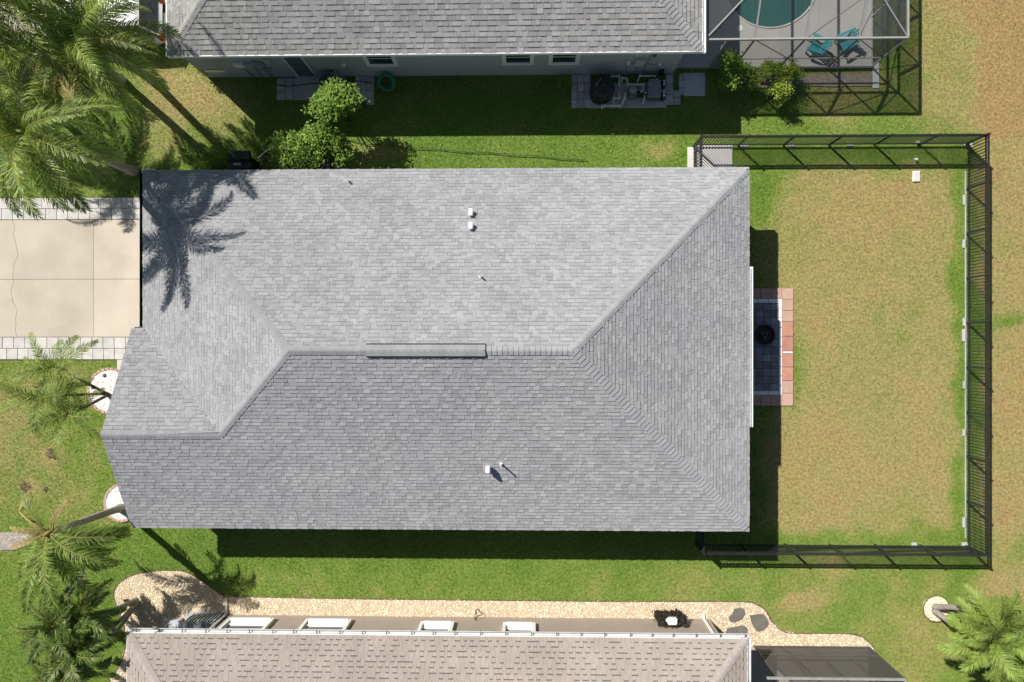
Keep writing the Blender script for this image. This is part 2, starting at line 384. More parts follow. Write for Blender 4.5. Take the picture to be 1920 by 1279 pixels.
def shingles(roof, faces, mshing, limit_y=(-99,99), expo=.143, n_single=300):
    """lays every tab of every course; the largest in view stay single objects, the rest is one part"""
    cand = []; rest = MB(); cache = {}
    for fc in faces:
        v0s = min(q[1] for q in fc.uv); v1s = max(q[1] for q in fc.uv); nrow = int(math.ceil((v1s-v0s)/expo))
        for k in range(nrow):
            va = v0s+k*expo; vb = min(va+expo+.012, v1s)
            sa = fc.span(va+.002); sb = fc.span(vb-.002)
            if not sa and not sb: continue
            sa = sa or sb; sb = sb or sa
            u = min(sa[0], sb[0])-random.random()*.3; end = max(sa[1], sb[1])
            high = random.random() < .5
            while u < end:
                w = random.choice(WIDTHS); high = not high if random.random() < .8 else high
                tq = random.choice(HT[0] if high else HT[1])
                h = .020 if high else .008
                c = [max(u,sa[0]), min(u+w,sa[1]), min(u+w,sb[1]), max(u,sb[0])]
                u += w
                if c[1]-c[0] < .004 and c[2]-c[3] < .004: continue
                c[1] = max(c[1], c[0]+.001); c[2] = max(c[2], c[3]+.001)
                whole = abs((c[1]-c[0])-w) < 1e-4 and abs((c[2]-c[3])-w) < 1e-4 and abs(c[0]-c[3]) < 1e-4 and vb-va > expo
                p0 = fc.at(c[0], va, 0)
                if not (limit_y[0] < p0.y < limit_y[1]): continue
                g = .0025
                if whole:
                    qx, qy = pix(p0.x, p0.y, p0.z)
                    if 12 < qx < 1890 and 8 < qy < 1265:
                        cand.append((w*fc.n.z/(CAM_H-p0.z)**2*(1+.12*random.random()), len(cand), fc, c[0], va, w, tq, h)); continue
                _tab(rest, [fc.at(c[0]+g,va,h), fc.at(c[1]-g,va,h), fc.at(c[2]-g,vb,.004), fc.at(c[3]+g,vb,.004)], fc.n, tq)
    cand.sort(reverse=True)
    off = WL[roof]
    for i, (_, _, fc, u, va, w, tq, h) in enumerate(cand):
        g = .0025; vb = va+expo+.012
        if i < n_single:
            key = (w, tq, h)
            if key not in cache:
                mb = MB(); _tab(mb, [Vector((g,0,h)),Vector((w-g,0,h)),Vector((w-g,expo+.012,.004)),Vector((g,expo+.012,.004))], Vector((0,0,1)), tq)
                cache[key] = mb.mesh('shingle'); cache[key].materials.append(mshing)
            o = link('shingle', cache[key], roof)
            o.matrix_local = Matrix.Translation(fc.at(u,va,0)-off) @ Matrix((fc.u, fc.v, fc.n)).transposed().to_4x4()
        else:
            _tab(rest, [fc.at(u+g,va,h), fc.at(u+w-g,va,h), fc.at(u+w-g,vb,.004), fc.at(u+g,vb,.004)], fc.n, tq)
    part('shingle_courses', rest, mshing, roof, kind='stuff')
BAND = [0.3]
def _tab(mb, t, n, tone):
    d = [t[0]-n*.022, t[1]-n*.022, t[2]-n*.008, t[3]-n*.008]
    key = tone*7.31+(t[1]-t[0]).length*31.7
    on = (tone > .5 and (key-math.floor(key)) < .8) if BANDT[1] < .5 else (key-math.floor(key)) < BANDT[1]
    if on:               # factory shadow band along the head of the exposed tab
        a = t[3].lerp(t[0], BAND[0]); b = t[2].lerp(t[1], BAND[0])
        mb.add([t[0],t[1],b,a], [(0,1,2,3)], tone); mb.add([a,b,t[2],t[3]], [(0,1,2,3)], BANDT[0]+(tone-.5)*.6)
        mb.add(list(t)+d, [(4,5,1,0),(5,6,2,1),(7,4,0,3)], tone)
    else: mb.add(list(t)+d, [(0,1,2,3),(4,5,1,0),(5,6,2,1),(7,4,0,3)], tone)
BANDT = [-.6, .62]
def caps(roof, a, b, zf, mcap, step=.165, w=.15, lift=0.0, name='ridge_cap'):
    """cap shingles from low end a to high end b; one shared mesh per run"""
    a, b = Vector(a), Vector(b); L = (b-a).length; n = max(1, int(L/step)); st = L/n; d = (b-a)/L
    hz = Vector((d.x,d.y,0)).normalized(); q = Vector((-hz.y,hz.x,0))
    mid = a+d*(L*.5); r0 = zf(mid.x,mid.y)
    dl = zf(mid.x+q.x*w, mid.y+q.y*w)-r0; dr = zf(mid.x-q.x*w, mid.y-q.y*w)-r0
    dl, dr = min(dl,-.015), min(dr,-.015)
    ln = d*(st+.02); lo, hi = .034+lift, .013+lift
    vs = []
    for base, h in ((Vector((0,0,0)), lo), (ln, hi)):
        for off, dz in ((q*w, dl), (q*.03, dl*.12), (q*-.03, dr*.12), (q*-w, dr)):
            vs.append(base+off+Vector((0,0,dz+h)))
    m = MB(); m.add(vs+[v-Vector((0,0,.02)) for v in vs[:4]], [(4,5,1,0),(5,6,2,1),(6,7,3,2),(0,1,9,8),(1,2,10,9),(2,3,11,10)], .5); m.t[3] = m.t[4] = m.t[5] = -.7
    me = m.mesh(name); me.materials.append(mcap); off = WL[roof]
    for i in range(n):
        o = link(name, me, roof); o.location = a+d*(i*st)-off

def gutter_mb(a, b, out, w=.13, h=.11, t=.006):
    """open U-shaped gutter from a to b, out = unit vector away from the fascia"""
    a, b, out = Vector(a), Vector(b), Vector(out); up = Vector((0,0,1)); m = MB()
    prof = [(0,0),(0,-h),(w*.8,-h),(w,-h*.3),(w,0),(w-t*2,0),(w-t*2,-h*.3),(w*.8-t,-h+t),(t,-h+t),(t,0)]
    vs = [p+out*x+up*z for p in (a,b) for x, z in prof]; n = len(prof)
    m.add(vs, [(i,(i+1)%n,n+(i+1)%n,n+i) for i in range(n)]+[tuple(range(n-1,-1,-1)),tuple(range(n,2*n))]); return m

# ------------------------------------------------------------------ main grey house
ZE, SL = 2.8, .5
eE = P(1405,640,ZE).x; eW = P(268,460,ZE).x
eN = (P(300,319,ZE).y+P(1400,314,ZE).y)/2; eS = (P(300,988.5,ZE).y+P(1400,997.5,ZE).y)/2
R = (eN+eS)/2; HALF = (eN-eS)/2; ZR = ZE+SL*HALF
rE = eE-HALF; rW = P(541,653,ZR).x; SW = (ZR-ZE)/(rW-eW)
gX = P(247,800,ZE).x; gN = P(248,615,ZE).y; gR = (eS+gN)/2; zG = ZE+SL*(gR-eS)
JX = eW+(zG-ZE)/SW
fS = lambda x,y: ZE+SL*(y-eS); fN = lambda x,y: ZE+SL*(eN-y); fE = lambda x,y: ZE+SL*(eE-x); fW = lambda x,y: ZE+SW*(x-eW); fG = lambda x,y: ZE+SL*(gN-y)
zmain = lambda x,y: max(min(fN(x,y),fS(x,y),fE(x,y),fW(x,y)), min(fS(x,y),fG(x,y)))
house = thing('grey_house', 'long house in the centre with light grey shingle roof, black fenced yard behind', 'house', ((eE+eW)/2, R, 0))
o_ = .38
m = MB(); m.prism([(eW+o_,eN-o_),(eW+o_,gN-o_),(gX+o_,gN-o_),(gX+o_,eS+o_),(eE-o_,eS+o_),(eE-o_,eN-o_)], 0, 2.62)
m.add([(gX+o_,gN-o_,2.62),(gX+o_,eS+o_,2.62),(gX+o_,gR,zG-.12),(gX+o_+.15,gN-o_,2.62),(gX+o_+.15,eS+o_,2.62),(gX+o_+.15,gR,zG-.12)], [(0,1,2),(5,4,3),(0,2,5,3),(1,4,5,2)])
part('wall', m, M_GREYW, house)
Fs = [Face([(eW,eN,ZE),(eE,eN,ZE),(rE,R,ZR),(rW,R,ZR)], (1,0,0)),
      Face([(eE,eN,ZE),(eE,eS,ZE),(rE,R,ZR)], (0,1,0)),
      Face([(gX,eS,ZE),(eE,eS,ZE),(rE,R,ZR),(rW,R,ZR),(JX,gR,zG),(gX,gR,zG)], (1,0,0)),
      Face([(eW,gN,ZE),(eW,eN,ZE),(rW,R,ZR),(JX,gR,zG)], (0,1,0)),
      Face([(gX,gN,ZE),(gX,gR,zG),(JX,gR,zG),(eW,gN,ZE)], (1,0,0))]
Fs[4] = Face([(gX,gN,ZE),(eW,gN,ZE),(JX,gR,zG),(gX,gR,zG)], (1,0,0))
def deck(name, faces, matl, parent, th=.1):
    m = MB()
    for fc in faces:
        n = len(fc.poly); t = [p-Vector((0,0,.006)) for p in fc.poly]; b = [p-Vector((0,0,th)) for p in fc.poly]
        a = (fc.poly[1]-fc.poly[0]).cross(fc.poly[2]-fc.poly[0]).z > 0
        top = tuple(range(n)) if a else tuple(range(n-1,-1,-1))
        m.add(t+b, [top, tuple(i+n for i in top[::-1])])
    return part(name, m, matl, parent)
roof = deck('roof', Fs, M_DECK, house)
# fascia boards, drip edge
def fascia(pts, parent, matl, z1, h=.16, t=.025):
    m = MB()
    for a, b in zip(pts[:-1], pts[1:]):
        a3 = Vector((a[0],a[1],(a[2] if len(a)>2 else z1)-h/2)); b3 = Vector((b[0],b[1],(b[2] if len(b)>2 else z1)-h/2)); m.beam(a3, b3, t, h)
    part('fascia', m, matl, parent)
fascia([(eW+.02,gN+.02),(eW+.02,eN-.02),(eE-.02,eN-.02),(eE-.02,eS+.02),(gX+.02,eS+.02,ZE-.02),(gX+.02,gR,zG-.02),(gX+.02,gN-.02,ZE-.02),(eW+.03,gN-.02)], house, M_WHITE, ZE-.02)
m = MB(); m.prism([(eW,eN),(eW,gN),(gX,gN),(gX,eS),(eE,eS),(eE,eN)], 2.623, 2.635); part('soffit', m, M_WHITE, house)
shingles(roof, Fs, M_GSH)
e_ = .03
caps(roof, (eE-.13,eN-.13,ZE+.06), (rE,R,ZR), zmain, M_GCAP)
caps(roof, (eE-.13,eS+.13,ZE+.06), (rE,R,ZR), zmain, M_GCAP)
caps(roof, (eW+.13,eN-.13,ZE+.06), (rW,R,ZR), zmain, M_GCAP)
caps(roof, (JX,gR,zG), (rW,R,ZR), zmain, M_GCAP)
caps(roof, (gX,gR,zG), (JX,gR,zG), zmain, M_GCAP)
vx0, vx1 = P(686,651,ZR).x, P(910,651,ZR).x
caps(roof, (rW,R,ZR), (vx0-.02,R,ZR), zmain, M_GCAP); caps(roof, (rE,R,ZR), (vx1+.02,R,ZR), zmain, M_GCAP)
m = MB()
vw = .19
m.add([(vx0,R-vw-.035,ZR-.085),(vx1,R-vw-.035,ZR-.085),(vx1,R,ZR+.062),(vx0,R,ZR+.062),(vx0,R+vw+.035,ZR-.085),(vx1,R+vw+.035,ZR-.085),
       (vx0,R-vw,ZR-.004),(vx1,R-vw,ZR-.004),(vx0,R+vw,ZR-.004),(vx1,R+vw,ZR-.004)],
      [(0,1,7,6),(6,7,2,3),(3,2,9,8),(9,5,4,8),(0,6,3,8,4),(1,5,9,2,7)])
rv = part('ridge_vent', m, M_BLACKP, house)
caps(rv, (vx0+.01,R,ZR), (vx1-.02,R,ZR), lambda x,y: ZR-.35*abs(y-R), M_GCAP, step=.205, w=.185, lift=.05)
# gutters
m = gutter_mb((eW-.03,P(266,612,ZE).y,ZE-.02), (eW-.03,eN,ZE-.02), (-1,0,0), .11)
gw = part('gutter', m, M_BLACKM, house, label='black gutter')
m = MB(); yb = P(266,612,ZE).y
m.box(eW-.16,eW-.02,yb-.07,yb-.002,ZE-.16,ZE-.02); m.box(eW-.34,eW-.22,yb-.1,yb-.02,ZE-.2,ZE-.04); m.beam((eW-.26,yb-.06,ZE-.13),(eW-.13,yb-.04,ZE-.12),.06,.06)
m.box(eW-.33,eW-.25,yb-.1,yb-.02,.1,ZE-.201)
part('downspout', m, M_BLACKM, house)
m = gutter_mb((eE+.03,P(1410,801,ZE).y,ZE-.0), (eE+.03,P(1410,500,ZE).y,ZE-.0), (1,0,0), .105)
m.beam((eE+.028,P(1410,801,ZE).y,ZE-.02),(eE+.028,P(1410,500,ZE).y,ZE-.02),.01,.1)
part('gutter', m, M_WHITE, house, label='white gutter')
m = MB(); y0 = P(280,321,ZE).y
for k in range(4): m.beam((eW+.0+k*.12,y0+.06,ZE+.02),(eW+.1+k*.12,y0+.06,ZE+.02),.05,.03)
m.beam((eW-.02,y0-.06,ZE+.02),(eW-.02,y0+.09,ZE+.02),.03,.03); part('gutter_end', m, M_WHITE, house)
# roof fittings
def roof_at(px, py):
    z = 4.0
    for _ in range(6): p = P(px,py,z); z = zmain(p.x,p.y)
    return P(px,py,z)
for px, py, h in ((884,400,.24),(884,425,.24),(916,878,.36)):
    p = roof_at(px,py); m = MB()
    m.lathe((p.x,p.y,p.z-.12), [(.085,0),(.085,h*.6+.1)], 14)
    nseg = 10; prof = []
    # hood: half round cowl facing down the ridge, flat top
    m.rbox(p.x-.085,p.x+.075,p.y-.13,p.y+.13,p.z+h*.45,p.z+h,.03)
    part('roof_vent', m, M_WHITE, house)
    m = MB(); m.box(p.x-.2,p.x+.2,p.y-.2,p.y+.2,0,.001); 
    b = MB(); q = [Vector((p.x+a,p.y+c,zmain(p.x+a,p.y+c)+.024)) for a,c in ((-.2,-.2),(.2,-.2),(.2,.2),(-.2,.2))]
    b.add(q,[(0,1,2,3)]); part('vent_flashing', b, M_GCAP, house)
for px, py, h in ((654,338,.26),(902,517,.28),(940,868,.46)):
    p = roof_at(px,py+2); m = MB(); m.lathe((p.x,p.y,p.z-.1), [(.075,.04),(.055,.16),(.032,.17),(.032,h+.1),(.022,h+.1),(.022,h)], 12)
    part('vent_pipe', m, M_PVC, house)

# ------------------------------------------------------------------ driveway, pavers, pads
def strip(px0, px1, py0, py1, z=0.0):
    a = P(px0,py1,z); b = P(px1,py0,z); return a.x, b.x, a.y, b.y
DRIVE = []
drv = props(link('driveway', None), kind='structure'); WL[drv] = Vector((0,0,0))
x0 = P(-140,500).x; x1 = eW+o_; yt = P(0,413).y; yb = P(0,632).y; xj = P(176,500).x; ym = P(0,524).y; xj0 = P(0,0).x-3
m = MB(); m.prism([(x0,yb-.96),(x1,yb-.96),(x1,yt+.8),(x0,yt+.8)], -.05, .012); part('joint_bed', m, M_JOINT, drv)
g = .008
xc = P(28,520).x                                # long wandering crack splits the outer slabs
def crack(y): return xc+.10*math.sin(y*2.1)+.05*math.sin(y*5.3+1)+.03*math.sin(y*11)
def slab(poly, tone): 
    mm = MB(); mm.prism(poly, .0, .035, tone); part('slab', mm, M_CONC, drv)
for (ya, yb2, t) in ((yb,ym,.55),(ym,yt,.45)):
    ys = np.linspace(ya+g, yb2-g, 14)
    slab([(x0,ya+g)]+[(crack(y)-.007,y) for y in ys]+[(x0,yb2-g)], t)
    slab([(crack(y)+.007,y) for y in ys]+[(xj-g,yb2-g),(xj-g,ya+g)], t+.05)
    slab([(xj+g,ya+g),(x1,ya+g),(x1,yb2-g),(xj+g,yb2-g)], 1.0)
DRIVE.append([(x0-30,yb-1.0),(P(219,0).x,yb-1.0),(P(219,0).x,yb-1.6),(x1,yb-1.6),(x1,yt+.85),(x0-30,yt+.85)])
def paver_grid(parent, x0, x1, y0, y1, w, h, matl, z0=.0, z1=.04, gap=.008, off=0.0, jit=.004, name='paver', nmesh=3):
    nx = max(1, round((x1-x0)/w)); ny = max(1, round((y1-y0)/h)); w = (x1-x0)/nx; h = (y1-y0)/ny; ms = []
    for k in range(nmesh):
        m = MB(); m.rbox(-w/2+gap,w/2-gap,-h/2+gap,h/2-gap,0,z1-z0,.008); me = m.mesh(name); me.materials.append(matl); ms.append(me)
    for j in range(ny):
        for i in range(nx+ (1 if off and j%2 else 0)):
            cx = x0+(i+.5)*w-(off*w if j%2 else 0)
            if off and j%2 and (cx-w*.5 < x0-1e-3 or cx+w*.5 > x1+1e-3): continue
            o = link(name, random.choice(ms), parent); o.location = Vector((cx, y0+(j+.5)*h, z0+random.uniform(-jit,jit)))-WL[parent]
            o.rotation_euler = (0,0,random.uniform(-.006,.006))
pw = .475
paver_grid(drv, x0, P(257,643).x, P(0,653.5).y, yb-.01, pw, .47, M_PAVER)
paver_grid(drv, x0+.3, P(236,663).x, P(0,674).y, P(0,653.5).y, pw*.97, .45, M_PAVER)
paver_grid(drv, P(220,690).x, P(235,690).x+.3, P(0,705).y, P(0,674).y, .5, .46, M_PAVER)
paver_grid(drv, x0, x1, yt+.01, P(0,392).y, pw, .46, M_PAVER); paver_grid(drv, x0+.2, x1, P(0,392).y, P(0,372).y, pw, .44, M_PAVER)

HOLES = list(DRIVE)                              # places with no turf
def rect_hole(x0, x1, y0, y1): HOLES.append([(x0,y0),(x1,y0),(x1,y1),(x0,y1)])

# neighbour's drive at the top left
ndr = props(link('driveway', None), kind='structure'); WL[ndr] = Vector((0,0,0))
ndx1 = P(318,40).x; ndx0 = P(-120,40).x; ndy0 = P(0,82).y
k = 0
for i in range(4):
    xa = ndx0+(ndx1-ndx0)*i/4; xb = ndx0+(ndx1-ndx0)*(i+1)/4
    m = MB(); m.box(xa+g,xb-g,ndy0,ndy0+6.5,-.03,.03,.3+.15*i); part('slab', m, M_CONC, ndr)
rect_hole(ndx0,ndx1,ndy0,ndy0+7)

# patio behind the main house
pat = props(link('patio', None), kind='structure'); WL[pat] = Vector((0,0,0))
xa = eE-o_; xr = P(1487,650).x; xw1 = P(1466,650).x; xw0 = P(1459.5,650).x; yp0 = P(0,758).y; yp1 = P(0,543).y
m = MB(); m.box(xa,xr,yp0,yp1,-.05,.012); part('joint_bed', m, M_JOINT, pat)
ylist = [(758,712,M_PPAVER),(712,662,M_RPAVER),(658,604,M_RPAVER),(604,543,M_PPAVER)]
for a, b, mm in ylist: paver_grid(pat, xw1, xr, P(0,a).y, P(0,b).y, .49, .49, mm)
m = MB(); m.box(xw1+.03,xr-.03,P(0,661.5).y,P(0,658.5).y,0,.042); part('paver', m, M_WHITE, pat)
yi0, yi1 = P(0,738.5).y, P(0,562).y
paver_grid(pat, xa, xw1, yp0, yi0, .45, .45, M_PPAVER); paver_grid(pat, xa, xw1, yi1, yp1, .45, .45, M_PPAVER)
paver_grid(pat, xw0, xw1, yi0, yi1, .2, .4, M_WHITE); paver_grid(pat, xa, xw0, yi0, yi0+.18, .4, .18, M_WHITE); paver_grid(pat, xa, xw0, yi1-.18, yi1, .4, .18, M_WHITE)
paver_grid(pat, xa, xw0, yi0+.18, yi1-.18, .3, .3, M_DPAVER)
rect_hole(xa,xr,yp0,yp1)
tp = P(1429,628,.03)
t = thing('fire_pit', 'round dark fire pit on the shaded patio behind the grey house', 'fire pit', (tp.x,tp.y,.04))
m = MB(); m.lathe(tp, [(.30,.0),(.34,.06),(.40,.28),(.42,.30),(.42,.33),(.36,.33),(.30,.20),(.05,.18)], 28); part('bowl', m, M_BLACKP, t, smooth=False)
m = MB()
for k in range(3):
    a = k*2.094+.4; m.tube([(tp.x+.14*math.cos(a+2.2),tp.y+.14*math.sin(a+2.2),tp.z+.26),(tp.x+.2*math.cos(a),tp.y+.2*math.sin(a),tp.z+.3)], .04, 7)
part('log', m, M_BARKD, t, kind='stuff')

# pale slabs by the north gate
def pad(name, px0, px1, py0, py1, matl, z=.03, parent=None):
    x0,x1,y0,y1 = strip(px0,px1,py0,py1); m = MB(); m.rbox(x0,x1,y0,y1,-.03,z,.012); rect_hole(x0,x1,y0,y1)
    if parent: return part(name, m, matl, parent)
    return solid(name, m, matl, kind='structure', loc=((x0+x1)/2,(y0+y1)/2,0))
M_PALE = mat('pale_concrete', (.66,.62,.58), (.56,.53,.50), .88, 1.6, 8, speck=.06, spscale=40, stain=(.42,.39,.35), stain_amt=.4)
pad('concrete_path', 1306,1373,272,330, M_PALE); pad('concrete_path', 1289,1304,276,330, M_PALE)

# ------------------------------------------------------------------ neighbour house at the top (blue grey walls)
ZE2 = 3.0
nS = (P(320,104,ZE2).y+P(1312,95.5,ZE2).y)/2; nW = P(313,90,ZE2).x; nE = P(1316,90,ZE2).x
YW = (P(640,143.5,0).y+P(1200,139,0).y)/2; nN = nS+13.4; nR = (nS+nN)/2; nH = (nN-nS)/2; zN = ZE2+.5*nH
h2 = thing('blue_grey_house', 'neighbouring house with blue-grey stucco wall, white trimmed windows and grey roof along the top', 'house', ((nE+nW)/2, nS+1, 0))
wW = P(389,148,0).x; wE = P(1262,138,0).x
m = MB(); m.prism([(wW,YW),(wE,YW),(wE,nN-.36),(wW,nN-.36)], 0, 2.82); wall2 = part('wall', m, M_BLUEW, h2)
Fn = [Face([(nW,nS,ZE2),(nE,nS,ZE2),(nE-nH,nR,zN),(nW+nH,nR,zN)], (1,0,0)), Face([(nW,nN,ZE2),(nW,nS,ZE2),(nW+nH,nR,zN)], (0,1,0)),
      Face([(nE,nS,ZE2),(nE,nN,ZE2),(nE-nH,nR,zN)], (0,1,0)), Face([(nE,nN,ZE2),(nW,nN,ZE2),(nW+nH,nR,zN),(nE-nH,nR,zN)], (1,0,0))]
zn2 = lambda x,y: min(ZE2+.5*(y-nS), ZE2+.5*(nN-y), ZE2+.5*(x-nW), ZE2+.5*(nE-x))
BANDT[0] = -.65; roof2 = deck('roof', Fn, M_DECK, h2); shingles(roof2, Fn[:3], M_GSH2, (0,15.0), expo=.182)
cw = 3.4
caps(roof2, (nW+.05,nS+.05,ZE2+.02), (nW+cw,nS+cw,ZE2+cw*.5), zn2, M_GCAP2, w=.17); caps(roof2, (nE-.05,nS+.05,ZE2+.02), (nE-cw,nS+cw,ZE2+cw*.5), zn2, M_GCAP2, w=.17)
fascia([(nW-.014,nN),(nW-.014,nS-.014),(nE+.014,nS-.014),(nE+.014,nN)], h2, M_WHITE, ZE2+.004, t=.05)
m = MB(); m.prism([(nW,nS),(nE,nS),(nE,nN),(nW,nN)], 2.825, 2.837); part('soffit', m, M_WHITE, h2)
m = gutter_mb((nE+.03,P(1318,98,ZE2).y,ZE2), (nE+.03,nN,ZE2), (1,0,0), .12); part('gutter', m, M_WHITE, h2)
def zpipe(px, py, z):
    h = P(px,py,z)
def W2(px, py, yw=None):                          # point of the picture on a wall facing south/north at y = yw
    yw = YW if yw is None else yw
    lo, hi = -1.0, 6.0
    for _ in range(40):
        mid = (lo+hi)/2
        if abs(P(px,py,mid).y) > abs(yw): lo = mid
        else: hi = mid
    return P(px,py,mid)
def window(house, xa, xb, z0, z1, yw, sgn, wallm, trim=.11, proud=.035, low=None):
    low = low or trim
    """sgn: outward direction along y"""
    def fr(mb, a, b, c, d, y0, y1): mb.box(a,b,min(y0,y1),max(y0,y1),c,d)
    y = lambda k: yw+sgn*k
    m = MB()
    fr(m,xa,xa+trim,z0,z1,y(0),y(proud)); fr(m,xb-trim,xb,z0,z1,y(0),y(proud)); fr(m,xa+trim,xb-trim,z1-trim,z1,y(0),y(proud)); fr(m,xa+trim,xb-trim,z0,z0+trim,y(0),y(proud+.02))
    if low > trim:
        lo_, lh = z0+trim, z0+low+trim*.3
        m.add([(xa+trim,y(proud+.015),lo_),(xb-trim,y(proud+.015),lo_),(xb-trim,y(.003),lh),(xa+trim,y(.003),lh),(xa+trim,y(.003),lo_),(xb-trim,y(.003),lo_)],[(0,1,2,3),(0,3,4),(1,5,2)])
    w = part('window', m, M_WHITE, house)
    a, b, c, d = xa+trim+.002, xb-trim-.002, z0+low+.002, z1-trim-.002; q = .045; f = proud*.55
    m = MB(); fr(m,a,a+q,c,d,y(0),y(f)); fr(m,b-q,b,c,d,y(0),y(f)); fr(m,a+q,b-q,c,c+q,y(0),y(f)); fr(m,a+q,b-q,d-q,d,y(0),y(f))
    zm = c+(d-c)*.62; fr(m,a+q,b-q,zm-.02,zm+.02,y(0),y(f*.9)); part('sash', m, M_WHITE, w)
    m = MB(); fr(m,a+q,b-q,c+q,zm-.02,y(-.02),y(.004)); part('pane', m, M_GLASS, w)
    m = MB(); fr(m,a+q,b-q,zm+.02,d-q,y(-.02),y(.006)); part('pane', m, M_GLASS, w)
for pa, pb, py in ((689,748,123),(942,1001,120.5),(1028,1085,120)):
    a, b = W2(pa,py), W2(pb,py); window(h2, a.x, b.x, a.z, 2.25, YW, -1, M_BLUEW)
# side door
a, b = W2(556,139), W2(592,139)
m = MB(); m.box(a.x,a.x+.05,YW-.045,YW,.1,2.2); m.box(b.x-.05,b.x,YW-.045,YW,.1,2.2); m.box(a.x+.05,b.x-.05,YW-.045,YW,2.15,2.2); dr = part('door', m, M_WHITE, h2)
m = MB(); m.box(a.x+.052,b.x-.052,YW-.02,YW,.1,2.148)
for i in range(2):
    for j in range(3):
        xx = a.x+.12+i*.36; m.box(xx,xx+.26,YW-.028,YW-.021,.28+j*.6,.28+j*.6+.45)
part('door_panel', m, M_DOOR, dr); m = MB(); m.lathe((a.x+.14,YW-.07,1.02), [(.0,0),(.03,.01),(.03,.05),(0,.06)], 10); part('handle', m, M_GALV, dr)
m = MB(); m.box(a.x-.1,b.x+.1,YW-.16,YW-.001,0,.1); part('door_step', m, M_CONCG, h2)
# things fixed to the wall
def wbox(name, px0, px1, py0, py1, d, matl, dz=None):
    a, b = W2(px0,py1), W2(px1,py0); m = MB(); m.rbox(a.x, max(b.x,a.x+.06), YW-d, YW, a.z, max(b.z, a.z+.06), .01); return part(name, m, matl, h2)
def wpipe(pts, r, matl, name='conduit'):
    q = [W2(*p) for p in pts]; m = MB(); m.tube([(p.x,YW-r-.01,p.z) for p in q], r, 6); part(name, m, matl, h2)
wbox('electric_panel', 1189,1212,109,119, .11, M_CREAM); wbox('junction_box', 1175,1182,112.5,117, .09, M_WHITE); wbox('junction_box', 1234,1240,116,120, .09, M_WHITE)
wbox('vent_cap', 1193,1197,98.5,103, .06, M_WHITE); wbox('timer_box', 1236,1246,129,136, .14, M_BLACKP); wbox('vent_hood', 1224,1232,98,103, .12, M_DOOR)
for pts in ([(1176,118),(1174,135)],[(1196,119.5),(1193,136)],[(1210,119.5),(1208,136)],[(1212,119.5),(1232,120),(1234,134)],[(1175,119),(1190,119)],[(1222,101),(1214,118)]): wpipe(pts, .022, M_GALV)
wbox('meter_box', 441,455,116,122, .12, M_WHITE); wbox('cable_box', 475,492,114,121, .1, M_GALV); wbox('vent_cap', 498,503,109,117, .08, M_CREAM); wbox('vent_hood', 494,505,125,129, .12, M_GALV)
wbox('sign_plate', 386,419,130.5,135, .02, M_WHITE)
for pts in ([(455,124),(475,144)],[(460,118),(472,118),(490,142)],[(497,129),(505,137),(505,148)],[(490,120),(513,144)]): wpipe(pts, .02, M_GALV)
p = W2(645,117); m = MB(); m.lathe((p.x,YW-.09,p.z-.06), [(.03,0),(.09,.03),(.1,.08),(.06,.12)], 12); part('wall_lamp', m, M_WHITE, h2); wpipe([(647,121),(654,133)], .012, M_GALV)
p = W2(625,136); wpipe([(628,132),(632,140)], .03, M_WHITE, 'drain_pipe')

# pavers and slabs along that wall
pv = props(link('side_path', None), kind='structure'); WL[pv] = Vector((0,0,0))
def pgrid(px0, px1, py0, py1, w, h, matl, z1=.045):
    x0,x1,y0,y1 = strip(px0,px1,py0,py1); y1 = min(y1, YW-.01)
    m = MB(); m.box(x0,x1,y0,y1,-.05,.01); part('joint_bed', m, M_JOINT, pv); paver_grid(pv, x0, x1, y0, y1, w, h, matl, z1=z1, gap=.009); rect_hole(x0,x1,y0,y1)
pgrid(519,536.5,147,188, .4, .3, M_GPAVER); pgrid(536.5,551,147,188.5, .32, .45, M_GPAVER, .055); pad('slab', 551,601,146,188, M_CONCG, .03, pv)
pgrid(666,687,142,190, .25, .36, M_GPAVER); pgrid(687,702,142,197, .33, .32, M_GPAVER, .05)
pgrid(1071,1107,139,203, .27, .33, M_GPAVER); pgrid(1248,1262,140,197, .31, .37, M_GPAVER); pgrid(1262,1276,170,197, .31, .37, M_GPAVER); pgrid(1272,1282,138,178, .22,.3, M_GPAVER)
M_BLUEP = mat('bluish_slab', (.55,.55,.58), (.48,.48,.51), .85, 2.5, 8, stain=(.2,.2,.22), stain_amt=.5)
pad('slab', 1282,1322,137,180, M_BLUEP, .04, pv)
pad('slab', 1107,1249,156,203, M_CONCG, .05, pv)

# ------------------------------------------------------------------ pool machinery
c = P(1126,177)
t = thing('pool_filter', 'big round black pool filter tank at the left of the pool machinery', 'pool filter', (c.x,c.y,.05))
m = MB(); m.lathe((c.x,c.y,.05), [(.44,0),(.47,.03),(.47,.62),(.49,.64),(.49,.70),(.46,.72),(.44,.86),(.36,.95),(.22,.99),(.10,1.0)], 32); part('tank', m, M_BLACKP, t)
m = MB(); m.lathe((c.x,c.y,1.05), [(.10,0),(.10,.10),(.07,.14)], 14); part('valve_cap', m, M_BLACKP, t)
m = MB(); m.obox((c.x-.14,c.y+.08), .9, .16, .09, 1.0, 1.035); part('label_plate', m, M_GALV, t)
m = MB(); m.lathe((c.x-.07,c.y-.24,.93), [(.09,0),(.1,.03),(.07,.06)], 14); part('pressure_gauge', m, M_GALV, t)
c = P(1184,181)
t = thing('pool_pump', 'grey pool pump with round strainer lid in the middle of the machinery', 'pump', (c.x,c.y,.05))
m = MB(); m.lathe((c.x,c.y,.05), [(.17,0),(.19,.04),(.19,.36),(.16,.40)], 20); part('strainer', m, mat('olive_plastic', (.16,.165,.125), rough=.5), t)
